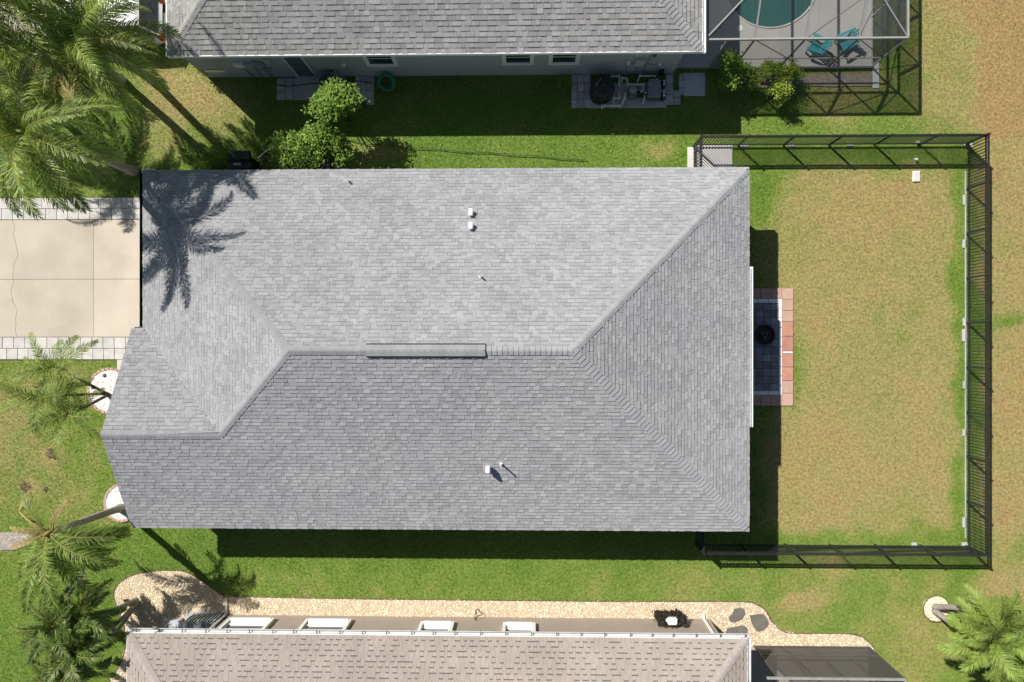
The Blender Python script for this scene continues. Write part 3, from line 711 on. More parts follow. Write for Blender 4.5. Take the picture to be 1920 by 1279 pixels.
m = MB(); m.lathe((c.x,c.y+.10,.40), [(.14,.0),(.15,.03),(.15,.06),(.05,.09)], 20); part('strainer_lid', m, M_GALV, t)
m = MB(); m.tube([(c.x+.19,c.y,.25),(c.x+.62,c.y-.02,.25)], .12, 14); part('motor', m, M_BLACKP, t)
x0,x1,y0,y1 = strip(1211,1234,160,191)
t = thing('pool_heater', 'flat topped grey heater box at the right of the pool machinery', 'heater', ((x0+x1)/2,(y0+y1)/2,.05))
m = MB(); m.rbox(x0,x1,y0,y1,.05,.60,.03); part('cabinet', m, mat('heater_grey', (.25,.27,.29), rough=.5), t)
m = MB()
for k in range(6): m.box(x0+.06+k*.07,x0+.09+k*.07,y0-.012,y0+.001,.15,.5)
part('louvre', m, M_BLACKP, t, kind='stuff')
for px, py, lb in ((1241,184,'black valve actuator at the lower right corner of the pool machinery'),(1241,163,'black valve actuator just above the other one beside the heater')):
    c = P(px,py); t = thing('valve_actuator', lb, 'valve', (c.x,c.y,.05), 'pool valves')
    m = MB(); m.rbox(c.x-.09,c.x+.09,c.y-.14,c.y+.14,.05,.42,.03); part('housing', m, M_BLACKP, t)
    for q in (-.05,.07): m = MB(); m.lathe((c.x,c.y+q,.42), [(.045,0),(.045,.05),(.02,.06)], 10); part('dial', m, M_WHITE, t)
PIPES = [([(1146,143),(1161,143),(1161,159)],'white pipe running from the top of the black filter tank'),
 ([(1166,151),(1166,147),(1175,147)],'short white pipe elbow right of the black filter tank'),
 ([(1177,149),(1177,158.5),(1206,158.5),(1206,170)],'long stepped white pipe above the pump lid'),
 ([(1196,151),(1200,142.5),(1229,142.5)],'straight white pipe lying nearest the wall'),
 ([(1219,150),(1232,150),(1232,174),(1236,170),(1246,170)],'white pipe wrapped round the right of the heater'),
 ([(1129,196),(1129,202),(1134,198),(1164,198)],'thick white pipe in front of the black filter tank'),
 ([(1151,197),(1151,184.5),(1161,184.5),(1161,172)],'stepped white pipe between filter tank and pump'),
 ([(1167,194),(1172,182),(1173,174)],'bent white pipe left of the pump'),
 ([(1198,175),(1203,172),(1210,175),(1207,190)],'white pipe leading from the pump towards the heater')]
for pts, lb in PIPES:
    zz = .32; q = [P(a,b,zz) for a,b in pts]; base = (q[0].x,q[0].y,0)
    t = thing('white_pipe', lb, 'pipe', base, 'pool plumbing'); m = MB(); m.tube(q, .036, 8); part('pipe', m, M_PVC, t)
    for e in (q[0], q[-1]):
        m = MB(); m.tube([(e.x,e.y,.05),(e.x,e.y,zz)], .034, 8); part('riser', m, M_PVC, t)
    for e in q[1:-1]:
        m = MB(); m.lathe((e.x,e.y,zz-.05), [(.048,0),(.048,.1)], 10); part('elbow', m, M_PVC, t)

# ------------------------------------------------------------------ air conditioners
def ac_unit(label, cx, cy, w, h, matl, z=.06):
    t = thing('air_conditioner', label, 'air conditioner', (cx,cy,0), None)
    m = MB(); m.rbox(cx-w/2-.08,cx+w/2+.08,cy-w/2-.08,cy+w/2+.08,-.02,z,.015); part('pad', m, M_CONCG, t)
    m = MB(); m.rbox(cx-w/2,cx+w/2,cy-w/2,cy+w/2,z,z+h,.05); part('casing', m, matl, t)
    m = MB(); m.lathe((cx,cy,z+h), [(w*.42,0),(w*.42,.02),(w*.40,.025)], 28); part('fan_ring', m, M_BLACKP, t)
    m = MB()
    for r in (.12,.2,.28,.36):
        k = 24; pts = [(cx+w*r*math.cos(2*math.pi*i/k), cy+w*r*math.sin(2*math.pi*i/k), z+h+.035) for i in range(k+1)]; m.tube(pts, .006, 4, cap=False)
    for i in range(6): a = i*math.pi/6; m.beam((cx-w*.41*math.cos(a),cy-w*.41*math.sin(a),z+h+.03),(cx+w*.41*math.cos(a),cy+w*.41*math.sin(a),z+h+.03),.01,.01)
    part('fan_guard', m, matl, t, kind='stuff')
    m = MB()
    for i in range(9):
        for sg in (-1,1):
            q = -w*.42+i*w*.105
            m.box(cx+q-.01,cx+q+.01,cy+sg*w/2-.006,cy+sg*w/2+.006,z+.08,z+h-.1); m.box(cx+sg*w/2-.006,cx+sg*w/2+.006,cy+q-.01,cy+q+.01,z+.08,z+h-.1)
    part('side_fins', m, M_BLACKP, t, kind='stuff')
    return t
c = P(626,158); ac_unit('grey air conditioner against the blue-grey wall behind the small tree', c.x, min(c.y, YW-.52), .78, .8, mat('ac_grey', (.27,.29,.30), rough=.5))
c = P(611,318); ac_unit('black air conditioner at the edge of the grey roof beside the big shrub', c.x, c.y-.12, .78, .85, mat('ac_black', (.03,.035,.045), (.05,.055,.065), rough=.35))

# ------------------------------------------------------------------ hoses
c = P(728,146,.05); t = thing('garden_hose', 'coiled green garden hose on the grass under a white trimmed window', 'hose', (c.x,c.y,0))
m = MB(); pts = []
for i in range(190):
    a = i*.17; r = .31+.03*math.sin(a*.37)+.025*math.sin(a*.9); pts.append((c.x+r*math.cos(a)+.02*math.sin(i*.05), YW-.33+r*math.sin(a)*.8-.1*i/190, .30+r*.62*math.sin(a)+.12*i/190+.02*math.sin(a*.51)))
m.tube(pts, .028, 6); part('coil', m, M_HOSE, t)
pts = [P(x,y,.05) for x,y in ((652,262),(690,270),(760,276),(850,283),(930,288),(1010,294),(1070,298),(1104,301))]
m = MB(); fine = []
for a, b in zip(pts[:-1], pts[1:]):
    for k in range(6): q = a.lerp(b, k/6); fine.append((q.x, q.y+.02*math.sin(q.x*3.1), .06))
m.tube(fine, .016, 5); solid('garden_hose', m, M_DHOSE, 'thin dark hose lying straight across the sunny grass beside the grey roof', 'hose', (fine[0][0],fine[0][1],0))
pts = [P(x,y,.07) for x,y in ((522,160),(540,162),(575,158),(620,154),(662,151),(680,153),(700,156))]
m = MB(); m.tube(pts, .017, 5); solid('power_cable', m, M_BLACKP, 'black cable lying across the pavers under the blue-grey wall', 'cable', (pts[0].x,pts[0].y,0))

# ------------------------------------------------------------------ pool enclosure, top right
ZD = .12
bx0 = P(1318,72,2.7).x+.1; bx1 = P(1702,72,2.7).x; by = P(1600,72,2.7).y; byT = by+9.0; ZT = 2.7
dk = props(link('pool_deck', None), kind='structure'); WL[dk] = Vector((0,0,0))
dx0 = P(1318,100).x; dx1 = P(1634,100).x; dy0 = P(0,137,ZD).y
pc = P(1443,-34,0); PR = 1.92
ring = [(pc.x+PR*math.cos(a), pc.y+PR*math.sin(a)) for a in np.linspace(0, 2*math.pi, 49)[:-1]]
# deck plates round the pool, cut by joints
def plate(poly, tone=.5): mm = MB(); mm.prism(poly, -.1, ZD, tone); part('deck_plate', mm, M_LDECK, dk)
low = [(x,y) for x,y in ring]
pcx0, pcx1 = pc.x-PR-.02, pc.x+PR+.02; ytop = by+9
half = [(pc.x+PR*math.cos(a), pc.y+PR*math.sin(a)) for a in np.linspace(math.pi, 2*math.pi, 33)]
jx = P(1490,60).x
plate([(wE+.02,dy0),(pcx0,dy0),(pcx0,ytop),(wE+.02,ytop)], .5)
plate([(pcx0+.006,dy0),(pcx1-.006,dy0),(pcx1-.006,pc.y)]+half[::-1]+[(pcx0+.006,pc.y)], .55)
plate([(pcx1,dy0),(dx1,dy0),(dx1,ytop),(pcx1,ytop)], .6)
m = MB(); m.prism([(pc.x+(PR-.001)*math.cos(a), pc.y+(PR-.001)*math.sin(a)) for a in np.linspace(0,2*math.pi,65)[:-1]], -.02, .055); solid('pool_water', m, M_WATER, kind='structure', loc=(pc.x,pc.y,0))
m = MB(); co = []
for k in range(33):
    a = math.pi+math.pi*k/32; co.append((pc.x+(PR+.01)*math.cos(a), pc.y+(PR+.01)*math.sin(a), ZD+.0))
m.tube(co, .04, 6); part('pool_coping', m, M_PALE, dk)
c = P(1387,53,ZD); m = MB(); m.lathe((c.x,c.y,ZD), [(.12,0),(.12,.012),(.1,.016)], 20); part('skimmer_lid', m, M_WHITE, dk)
m = MB(); m.box(P(1492,137).x,dx1+.03,dy0-.05,dy0-.001,-.02,ZD+.03); part('deck_edge', m, M_WHITE, dk)
rect_hole(wE,dx1,dy0-.05,ytop)
enc = thing('pool_enclosure', 'aluminium framed pool cage with grey screens beside the blue-grey house at top right', 'pool cage', ((bx0+bx1)/2,by,0))
IN = 1.3; zI = ZT+.6
def bm(a, b, w=.05, h=.09, name='beam', mt=None): m = MB(); m.beam(a,b,w,h); part(name, m, mt or M_ALU, enc)
bm((bx0,by,ZT),(bx1,by,ZT),.06,.11,'eave_beam'); bm((bx1,by,ZT),(bx1,byT,ZT),.06,.11,'eave_beam')
bm((bx0,by+.03,ZT),(bx0+IN,by+IN,zI)); bm((bx1-.03,by+.03,ZT),(bx1-IN,by+IN,zI)); bm((bx0+IN,by+IN,zI),(bx1-IN,by+IN,zI)); bm((bx1-IN,by+IN,zI),(bx1-IN,byT,zI))
PX = [P(q,127,0).x for q in (1374,1460,1550)]
for x in PX:
    bm((x,by,ZD),(x,by,ZT-.056),.05,.05,'post', M_BRZ); bm((x,by+.03,ZT),(x+.02,by+IN,zI)); bm((x+.02,by+IN,zI),(x+.02,byT,zI))
for x, y in ((bx1,by),(dx0+.2,by)): bm((x,y,ZD),(x,y,ZT-.056),.06,.06,'post')
for k in range(1,5): bm((bx1,by+k*2.0,ZD),(bx1,by+k*2.0,ZT-.056),.05,.05,'post'); bm((bx1-.03,by+k*2.0,ZT),(bx1-IN,by+k*2.0,zI))
bm((dx0+.25,by,.95),(bx1,by,.95),.035,.05,'rail'); bm((bx1,by+.03,.95),(bx1,byT,.95),.035,.05,'rail'); bm((dx0+.25,by,ZD+.03),(bx1,by,ZD+.03),.05,.05,'rail'); bm((bx1,by+.03,ZD+.03),(bx1,byT,ZD+.03),.05,.05,'rail')
xs_ = [dx0+.2]+PX+[bx1]
bm((PX[2],by+.02,ZT),(bx1-IN,by+IN,zI-.01),.025,.03,'brace',M_BRZ); bm((PX[2]+.02,by+IN,zI),(PX[1]+.1,by+.06,ZT),.025,.03,'brace',M_BRZ)
bm((PX[2]+.02,by+IN,zI),(bx1-IN,by+3.4,zI),.025,.03,'brace',M_BRZ)
bm((bx1,by+.03,ZD+.1),(bx1,by+1.97,ZT-.1),.025,.03,'brace',M_BRZ)
for xa_, xb_ in zip(xs_[:-1], xs_[1:]): bm((xa_+.04,by,ZT-.06),(xb_-.04,by,1.0),.02,.025,'brace', M_BRZ)
def scr(pts, mt, parent): m = MB(); m.add(pts, [tuple(range(len(pts)))]); part('screen_panel', m, mt, parent)
for xa_, xb_ in zip(xs_[:-1], xs_[1:]): scr([(xa_,by,ZD),(xb_,by,ZD),(xb_,by,ZT),(xa_,by,ZT)], M_SCR, enc)
for k in range(4): scr([(bx1,by+k*2,ZD),(bx1,by+k*2+2,ZD),(bx1,by+k*2+2,ZT),(bx1,by+k*2,ZT)], M_SCR, enc)
tp_ = [bx0+IN]+[x+.02 for x in PX]+[bx1-IN]; bt_ = [bx0]+PX+[bx1]
for i in range(4):
    scr([(bt_[i],by,ZT),(bt_[i+1],by,ZT),(tp_[i+1],by+IN,zI),(tp_[i],by+IN,zI)], M_SCR, enc)
    scr([(tp_[i],by+IN,zI),(tp_[i+1],by+IN,zI),(tp_[i+1],byT,zI),(tp_[i],byT,zI)], M_SCR, enc)
scr([(bx1,by,ZT),(bx1,byT,ZT),(bx1-IN,byT,zI),(bx1-IN,by+IN,zI)], M_SCR, enc); scr([(bx0,by,ZT),(bx0+IN,by+IN,zI),(bx0+IN,byT,zI),(bx0,byT,ZT)], M_SCR, enc)
# loose slabs and planting bed by the cage
x0,x1,y0,y1 = strip(1636,1648,118,166); m = MB(); m.rbox(x0,x1,y0,y1,-.02,.03,.01); solid('concrete_path', m, M_CONCG, kind='structure', loc=(x0,y0,0)); rect_hole(x0,x1,y0,y1)
bed = [P2(*q) for q in ((1345,125),(1400,118),(1500,139),(1636,139),(1634,161),(1560,163),(1500,160),(1430,165),(1370,160))]
m = MB(); m.prism(bed, -.02, .02); solid('planting_bed', m, mat('mulch', (.27,.23,.185), (.19,.16,.13), .95, 6, 8, speck=.3, spscale=50, bump=.4), kind='structure', loc=(bed[0][0],bed[0][1],0)); HOLES.append(bed)

# teal garden chairs
def garden_chair(label, loc, rz):
    t = thing('garden_chair', label, 'chair', (0,0,0), 'teal garden chairs')
    for i in range(5):
        m = MB(); x = -.21+i*.105; m.add([], []); m.beam((x,.28,.34),(x,-.24,.26),.09,.022); part('seat_slat', m, M_TEAL, t)
    for i in range(5):
        x = -.20+i*.10; hgt = (.50,.60,.66,.60,.50)[i]; m = MB(); m.beam((x,-.22,.26),(x*1.35,-.22-hgt*.45,.26+hgt*.95),.095,.02); part('back_slat', m, M_TEAL, t)
    for sg in (-1,1):
        m = MB(); m.prism([(sg*.27,-.42),(sg*.27,.32),(sg*.33,.40),(sg*.40,.38),(sg*.42,.25),(sg*.36,-.42)], .52, .545); part('arm', m, M_TEAL, t)
        m = MB(); m.beam((sg*.30,.28,0),(sg*.30,.28,.52),.09,.03); part('leg', m, M_TEAL, t)
        m = MB(); m.beam((sg*.28,.30,.32),(sg*.28,-.50,.03),.03,.12); part('leg', m, M_TEAL, t)
    m = MB(); m.beam((-.34,-.40,.50),(.34,-.40,.50),.03,.07); part('back_rail', m, M_TEAL, t)
    t.location = loc; t.rotation_euler = (0,0,rz); t.scale = (.86,.86,.86); return t
c = P(1531,86,ZD+.3); garden_chair('teal garden chair under the eave beam, the nearer to the house of the pair', (c.x,c.y,ZD), math.radians(65))
c = P(1586,78,ZD+.3); garden_chair('teal garden chair turned towards the pool, farther from the house of the pair', (c.x,c.y,ZD), math.radians(118))

# ------------------------------------------------------------------ black yard fence
FH = 1.37
fxE = P(1855,640,FH).x; fyN = P(1600,253,FH).y; fyS = P(1600,1041,FH).y; fxN = P(1316,250,FH).x; fxS = P(1320,1045,FH).x
def fence(label, a, b, group='black picket fence runs', foot=None):
    a, b = Vector((*a,0)), Vector((*b,0)); d = (b-a); L = d.length; d /= L; q = Vector((-d.y,d.x,0))
    t = thing('picket_fence', label, 'fence', a, group)
    for z, hh in ((FH-.035,.05),(FH-.20,.04),(.16,.04)):
        m = MB(); m.beam(a+d*.02+Vector((0,0,z)), b-d*.02+Vector((0,0,z)), .044, hh); part('rail', m, M_BLACKM, t)
    n = max(1, round(L/1.85)); pm = MB(); pm.rbox(-.032,.032,-.032,.032,0,FH+.03,.008); pm.box(-.037,.037,-.037,.037,FH+.031,FH+.045)
    pme = pm.mesh('post'); pme.materials.append(M_BLACKM)
    for i in range(n+1): o = link('post', pme, t); o.location = d*(L*i/n); o.rotation_euler = (0,0,math.atan2(d.y,d.x))
    km = MB(); km.box(-.015,.015,-.015,.015,.06,FH-.02); kme = km.mesh('picket'); kme.materials.append(M_BLACKM)
    np_ = int(L/.122)
    for i in range(1, np_): o = link('picket', kme, t); o.location = d*(L*i/np_); o.rotation_euler = (0,0,math.atan2(d.y,d.x))
    sm = MB(); sm.box(-.0105,.0105,-.0105,.0105,FH-.19,FH-.02); sme_ = sm.mesh('short_picket'); sme_.materials.append(M_BLACKM)
    for i in range(0, np_): o = link('short_picket', sme_, t); o.location = d*(L*(i+.5)/np_); o.rotation_euler = (0,0,math.atan2(d.y,d.x))
    for s0, s1, w, off in (foot or []):
        m = MB(); p0 = a+d*s0+q*off; p1 = a+d*s1+q*off; m.beam(p0+Vector((0,0,.02)), p1+Vector((0,0,.02)), w, .05); part('footing', m, M_CONCG, t)
    return t
fence('black picket fence along the north side of the yard, nearest the blue-grey house', (fxN,fyN), (fxE-.05,fyN), foot=[(1.9,2.2,.12,-.05),(3.9,4.1,.1,-.05),(6.2,6.45,.1,-.05),(10.9,11.2,.14,-.05)])
LE = fyN-fyS
ff = []
for py0, py1, w in ((374,392,.1),(455,470,.13),(598,612,.1),(618,640,.16),(712,726,.1),(800,812,.12),(960,978,.14)):
    ff.append((fyN-P(0,py0).y, fyN-P(0,py1).y, w, -.10))
ff.append((1.1, LE-.3, .025, -.05))
fence('black picket fence along the far east side of the yard, parallel to the house end', (fxE,fyN), (fxE,fyS), foot=ff)
fence('black picket fence along the south side of the yard, nearest the tan house', (fxS,fyS), (fxE-.05,fyS), foot=[(LE*0+8.7,8.9,.12,.05),(10.7,11.0,.14,.06)])
fence('short black picket gate between the grey house and the north fence', (fxN,eN-o_), (fxN,fyN-.05), 'black picket gates')
fence('short black picket gate in the shade between the grey house and the south fence', (fxS,fyS+.05), (fxS,eS+o_), 'black picket gates')

# small white things in the yard
x0,x1,y0,y1 = strip(1711,1724,321,341); t = thing('valve_box', 'white rectangular irrigation box lid in the yard below the north fence', 'valve box', ((x0+x1)/2,(y0+y1)/2,0))
m = MB(); m.rbox(x0,x1,y0,y1,-.05,.05,.012); part('box', m, M_WHITE, t); m = MB(); m.rbox(x0+.03,x1-.03,y0+.03,y1-.03,.051,.062,.006); part('lid', m, M_PALE, t)
c = P(1717,300); t = thing('cleanout_pipe', 'small white drain cap close behind the north fence above the white box lid', 'drain cap', (c.x,c.y,0))
m = MB(); m.lathe((c.x,c.y,0), [(.08,0),(.08,.03),(.06,.04)], 14); part('collar', m, M_PALE, t); m = MB(); m.lathe((c.x,c.y,.06), [(.045,0),(.045,.06),(.03,.07)], 8); part('plug', m, M_PVC, t)
c = P(1718,268); m = MB(); m.lathe((c.x,c.y,0), [(.035,0),(.035,.12),(.05,.13),(.04,.17)], 10); solid('sprinkler_head', m, M_PVC, 'small pale sprinkler head standing in the north fence line', 'sprinkler', (c.x,c.y,0))

# ------------------------------------------------------------------ tan house at the bottom
ZE3 = 2.62
tN = (P(240,1190,ZE3).y+P(1400,1198,ZE3).y)/2+.03; tW = P(238,1230,ZE3).x; tE = P(1400,1230,ZE3).x; tS = tN-13; tR = (tN+tS)/2; tH = (tN-tS)/2; zT = ZE3+.5*tH
YT = P(900,1156.5,0).y
h3 = thing('tan_house', 'neighbouring house with tan shingle roof, white gutter and taupe wall along the bottom', 'house', ((tE+tW)/2,tN-1,0))
cW = P(432,1150).x; wE3 = P(1330,1157,0).x
m = MB(); m.prism([(cW,YT),(wE3,YT),(wE3,tS+.4),(tW+.5,tS+.4),(tW+.5,tN-1.2),(cW,tN-1.2)], 0, 2.44); part('wall', m, M_TANW, h3)
Ft = [Face([(tE,tN,ZE3),(tW,tN,ZE3),(tW+tH,tR,zT),(tE-tH,tR,zT)], (1,0,0)), Face([(tW,tN,ZE3),(tW,tS,ZE3),(tW+tH,tR,zT)], (0,1,0)),
      Face([(tE,tS,ZE3),(tE,tN,ZE3),(tE-tH,tR,zT)], (0,1,0)), Face([(tW,tS,ZE3),(tE,tS,ZE3),(tE-tH,tR,zT),(tW+tH,tR,zT)], (1,0,0))]
zt3 = lambda x,y: min(ZE3+.5*(tN-y), ZE3+.5*(y-tS), ZE3+.5*(x-tW), ZE3+.5*(tE-x))
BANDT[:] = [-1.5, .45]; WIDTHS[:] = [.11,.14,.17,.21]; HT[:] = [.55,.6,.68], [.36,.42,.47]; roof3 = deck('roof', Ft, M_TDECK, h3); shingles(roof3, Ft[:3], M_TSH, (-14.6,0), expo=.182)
caps(roof3, (tW+.05,tN-.05,ZE3+.02), (tW+3.2,tN-3.2,ZE3+1.6), zt3, M_TCAP, w=.17); caps(roof3, (tE-.05,tN-.05,ZE3+.02), (tE-3.2,tN-3.2,ZE3+1.6), zt3, M_TCAP, w=.17)
fascia([(tW-.014,tS),(tW-.014,tN+.014),(tE+.014,tN+.014),(tE+.014,tS)], h3, M_WHITE, ZE3-.004)
m = MB(); m.prism([(tW,tS),(tE,tS),(tE,tN),(tW,tN)], 2.445, 2.457); part('soffit', m, M_WHITE, h3)
m = gutter_mb((tW-.03,tN+.03,ZE3), (tE+.14,tN+.03,ZE3), (0,1,0), .15, .12, .01); part('gutter', m, M_GUT, h3)
m = gutter_mb((tE+.03,P(0,1266,ZE3).y,ZE3), (tE+.03,tN,ZE3), (1,0,0), .13, .12, .01); part('gutter', m, M_GUT, h3)
hang = MB(); hang.box(-.018,.018,.035,.178,ZE3-.016,ZE3+.006); hme = hang.mesh('gutter_hanger', (0,0,0)); hme.materials.append(M_DOOR)
x = tW+.35
while x < tE: o = link('gutter_hanger', hme, h3); o.location = Vector((x,tN,0))-WL[h3]; x += random.uniform(.78,.98)
for pa, pb, py, d_ in ((430,515,1164,.10),(574,660,1166,.10),(789,852,1170.5,.10),(943,1004,1172.5,.10)):
    a, b = W2(pa,py,YT), W2(pb,py,YT); window(h3, a.x, b.x, max(a.z,.3), 1.9, YT, 1, M_TANW, trim=.12, proud=.13, low=.42)
# downspouts
def spout(px, pyb, pyg, house, matl=M_WHITE):
    a = P(px,pyb); m = MB(); xg = a.x
    m.beam((xg,tN+.1,ZE3-.12),(xg,YT+.05,ZE3-.55),.085,.06); m.beam((xg,YT+.05,ZE3-.55),(xg,YT+.05,.12),.085,.06); m.beam((xg,YT+.05,.1),(xg,P(px,pyg).y,.06),.085,.06); part('downspout', m, matl, house)
spout(426,1150,1119,h3, M_CREAM); spout(1318,1157,1150,h3)
# bird-nest like dark shrub and meter against the tan wall, wall hook
# gravel bed
GB = [(190,1300),(205,1279),(228,1240),(236,1205),(233,1170),(218,1130),(214,1112),(222,1095),(250,1078),(300,1070),(345,1071),(375,1086),(420,1117),(450,1118.5),(700,1123),(1000,1126),(1160,1127.5),(1380,1127.5),(1412,1131),(1433,1142),(1447,1165),(1468,1183),(1495,1187),(1590,1188),(1617,1195),(1636,1212),(1647,1232),(1650,1246),(1622,1215),(1408,1213),(1405,1300)]
gb = [P2(*q) for q in GB]
m = MB(); m.prism(gb, -.03, .025); gbo = solid('gravel_bed', m, M_GRAVB, kind='structure', loc=(gb[10][0],gb[10][1],0)); HOLES.append(gb)
def smooth_line(pts, n=8):
    out = []
    for i in range(len(pts)-1):
        p0 = Vector(pts[max(i-1,0)]); p1 = Vector(pts[i]); p2 = Vector(pts[i+1]); p3 = Vector(pts[min(i+2,len(pts)-1)])
        for k in range(n):
            t = k/n; out.append(.5*((2*p1)+(-p0+p2)*t+(2*p0-5*p1+4*p2-p3)*t*t+(-p0+3*p1-3*p2+p3)*t**3))
    return out+[Vector(pts[-1])]
m = MB(); m.tube([(q.x,q.y,.03) for q in smooth_line([(*q,0) for q in gb[1:28]], 4)], .022, 5); part('bed_edging', m, M_EDGE, gbo, kind='stuff')
def inpoly(x, y, poly):
    r = np.zeros(len(x), bool); n = len(poly)
    for i in range(n):
        x1, y1 = poly[i]; x2, y2 = poly[(i+1)%n]
        if y1 == y2: continue
        c = ((y1 > y) != (y2 > y)) & (x < (x2-x1)*(y-y1)/(y2-y1)+x1); r ^= c
    return r
def pebbles(poly, n, size, matl, name, z=.03, parent=None, avoid=()):
    xs = [q[0] for q in poly]; ys = [q[1] for q in poly]
    x = RNG.uniform(min(xs),max(xs),n); y = RNG.uniform(min(ys),max(ys),n); k = inpoly(x,y,poly)
    for a in avoid: k &= ~inpoly(x,y,a)
    x, y = x[k], y[k]; n = len(x)
    base = np.array([(1,0,0),(0,1,0),(-1,0,0),(0,-1,0),(0,0,.7),(.72,.72,.28),(-.72,.72,.3),(-.72,-.72,.25),(.72,-.72,.3)])
    tri = np.array([(0,5,4),(5,1,4),(1,6,4),(6,2,4),(2,7,4),(7,3,4),(3,8,4),(8,0,4)])
    s = size*RNG.uniform(.6,1.35,n); a = RNG.uniform(0,6.28,n); e = RNG.uniform(.6,1.0,n)
    V = np.repeat(base[None],n,0)*s[:,None,None]; V += RNG.normal(0,.12,V.shape)*s[:,None,None]; V[:,:,1] *= e[:,None]
    ca, sa = np.cos(a)[:,None], np.sin(a)[:,None]
    X = V[:,:,0]*ca-V[:,:,1]*sa+x[:,None]; Y = V[:,:,0]*sa+V[:,:,1]*ca+y[:,None]; Z = V[:,:,2]+z
    v = np.stack([X,Y,Z],2).reshape(-1,3); f = (tri[None]+9*np.arange(n)[:,None,None]).reshape(-1,3)
    me = tri_mesh(name, v, f); tn = np.repeat(RNG.random(n),8).astype(np.float32)
    me.attributes.new('tone','FLOAT','FACE').data.foreach_set('value', tn); me.materials.append(matl)
    o = link(name, me, parent); 
    if parent: o.location = -WL[parent]
    props(o, kind='stuff'); return o
def tri_mesh(name, v, f):
    me = bpy.data.meshes.new(name); n = len(f); me.vertices.add(len(v)); me.vertices.foreach_set('co', v.astype(np.float32).ravel())
    me.loops.add(3*n); me.loops.foreach_set('vertex_index', f.astype(np.int32).ravel())
    me.polygons.add(n); me.polygons.foreach_set('loop_start', np.arange(0,3*n,3,dtype=np.int32)); me.polygons.foreach_set('loop_total', np.full(n,3,dtype=np.int32))
    me.update(); return me
# stepping stones
STN = [([(1376,1141),(1392,1140),(1396,1150),(1389,1160),(1372,1166),(1366,1158),(1373,1150)],'grey stepping stone in the gravel, the one nearest the lawn'),
       ([(1405,1153),(1425,1151),(1432,1152),(1440,1168),(1430,1180),(1418,1182),(1410,1170)],'largest grey stepping stone in the gravel, at the bend of the bed'),
       ([(1363,1178),(1380,1174),(1396,1173),(1399,1186),(1362,1190)],'grey stepping stone half hidden under the tan house gutter')]
stn_polys = []
for q, lb in STN:
    pl = [P2(*a) for a in q]; stn_polys.append(pl); cx = sum(a[0] for a in pl)/len(pl); cy = sum(a[1] for a in pl)/len(pl)
    big = [(v.x,v.y) for v in smooth_line([(*a,0) for a in pl+[pl[0]]], 3)[:-1]]
    m = MB(); m.prism(big, .0, .065); n = len(big)
    solid('stepping_stone', m, M_STONE, lb, 'stepping stone', (cx,cy,0), 'stepping stones')
house3_poly = [(cW,YT),(wE3,YT),(wE3,tS),(cW,tS)]
pebbles(gb, 34000, .030, M_GRAV, 'gravel', .028, gbo, stn_polys+[house3_poly])
# heat pump with louvres left of the wall
x0,x1 = P(352,1150).x, P(424,1150).x; y1 = P(0,1146).y; y0 = y1-.75
t = thing('heat_pump', 'boxy unit with pale vertical louvres half under the tan house gutter', 'heat pump', ((x0+x1)/2,y1-.3,0))
m = MB(); m.box(x0-.1,x1+.1,y0-.1,y1+.08,-.02,.05); part('pad', m, M_CONCG, t)
m = MB(); m.rbox(x0+.25,x1,y0,y1,.05,.95,.03); part('casing', m, M_DOOR, t)
sl_ = MB(); sl_.beam((0,0,.12),(0,0,.88),.035,.03); sme = sl_.mesh('louvre'); sme.materials.append(M_WHITE)
for k in range(10): o = link('louvre', sme, t); o.location = Vector((x0+.33+k*(x1-x0-.4)/9.5,y1+.02,0))-WL[t]
x0,x1,y0,y1 = strip(312,345,1158,1172); m = MB(); m.rbox(x0,x1,y0-.3,y1,.02,.32,.02); solid('equipment_box', m, M_BLUEP, 'pale grey box on the gravel left of the louvred unit', 'equipment box', (x0,y0,0))
# bent pipe on the wall
m = MB(); a = P(892,1143,.05); m.tube([(a.x,a.y,.04),(a.x-.02,YT+.06,.15),(a.x-.02,YT+.05,.45),(a.x+.08,YT+.2,.42),(a.x+.28,YT+.18,.25),(a.x+.05,a.y+.05,.08)], .018, 6)
solid('hose_bib', m, M_WOOD, 'bent brown pipe of an outdoor tap on the taupe wall', 'tap', (a.x,a.y,0))
# bronze pool cage
by3 = P(1500,1212,.05).y; ex0 = P(1408,1240,0).x-.3; ex1 = P(1628,1211,0).x; ZT3 = 2.7
e3 = thing('pool_enclosure', 'dark bronze pool cage with dark screens at the end of the tan house', 'pool cage', ((ex0+ex1)/2,by3,0))
m = MB(); m.box(ex0,ex1-.02,by3-7,by3-.02,-.1,.06); solid('pool_deck', m, M_TDECKC, kind='structure', loc=(ex0,by3,0)); rect_hole(ex0,ex1,by3-7,by3)
def bm3(a, b, w=.05, h=.08, name='beam', mt=None): m = MB(); m.beam(a,b,w,h); part(name, m, mt or M_BRZ, e3)
M_BRL = mat('pale_bronze', (.34,.33,.31), rough=.5)
bm3((ex0,by3,ZT3),(ex1,by3,ZT3),.06,.1,'eave_beam',M_BRL); bm3((ex1,by3,ZT3),(ex1,by3-7,ZT3),.06,.1,'eave_beam',M_BRL)
NP = 4
for k in range(NP+1):
    x = ex0+.4+(ex1-ex0-.4)*k/NP; bm3((x,by3,.06),(x,by3,ZT3-.05),.05,.05,'post'); bm3((x,by3-.03,ZT3),(x,by3-7,ZT3),.05,.08)
for k in range(1,4): bm3((ex1,by3-k*2,.06),(ex1,by3-k*2,ZT3-.05),.05,.05,'post')
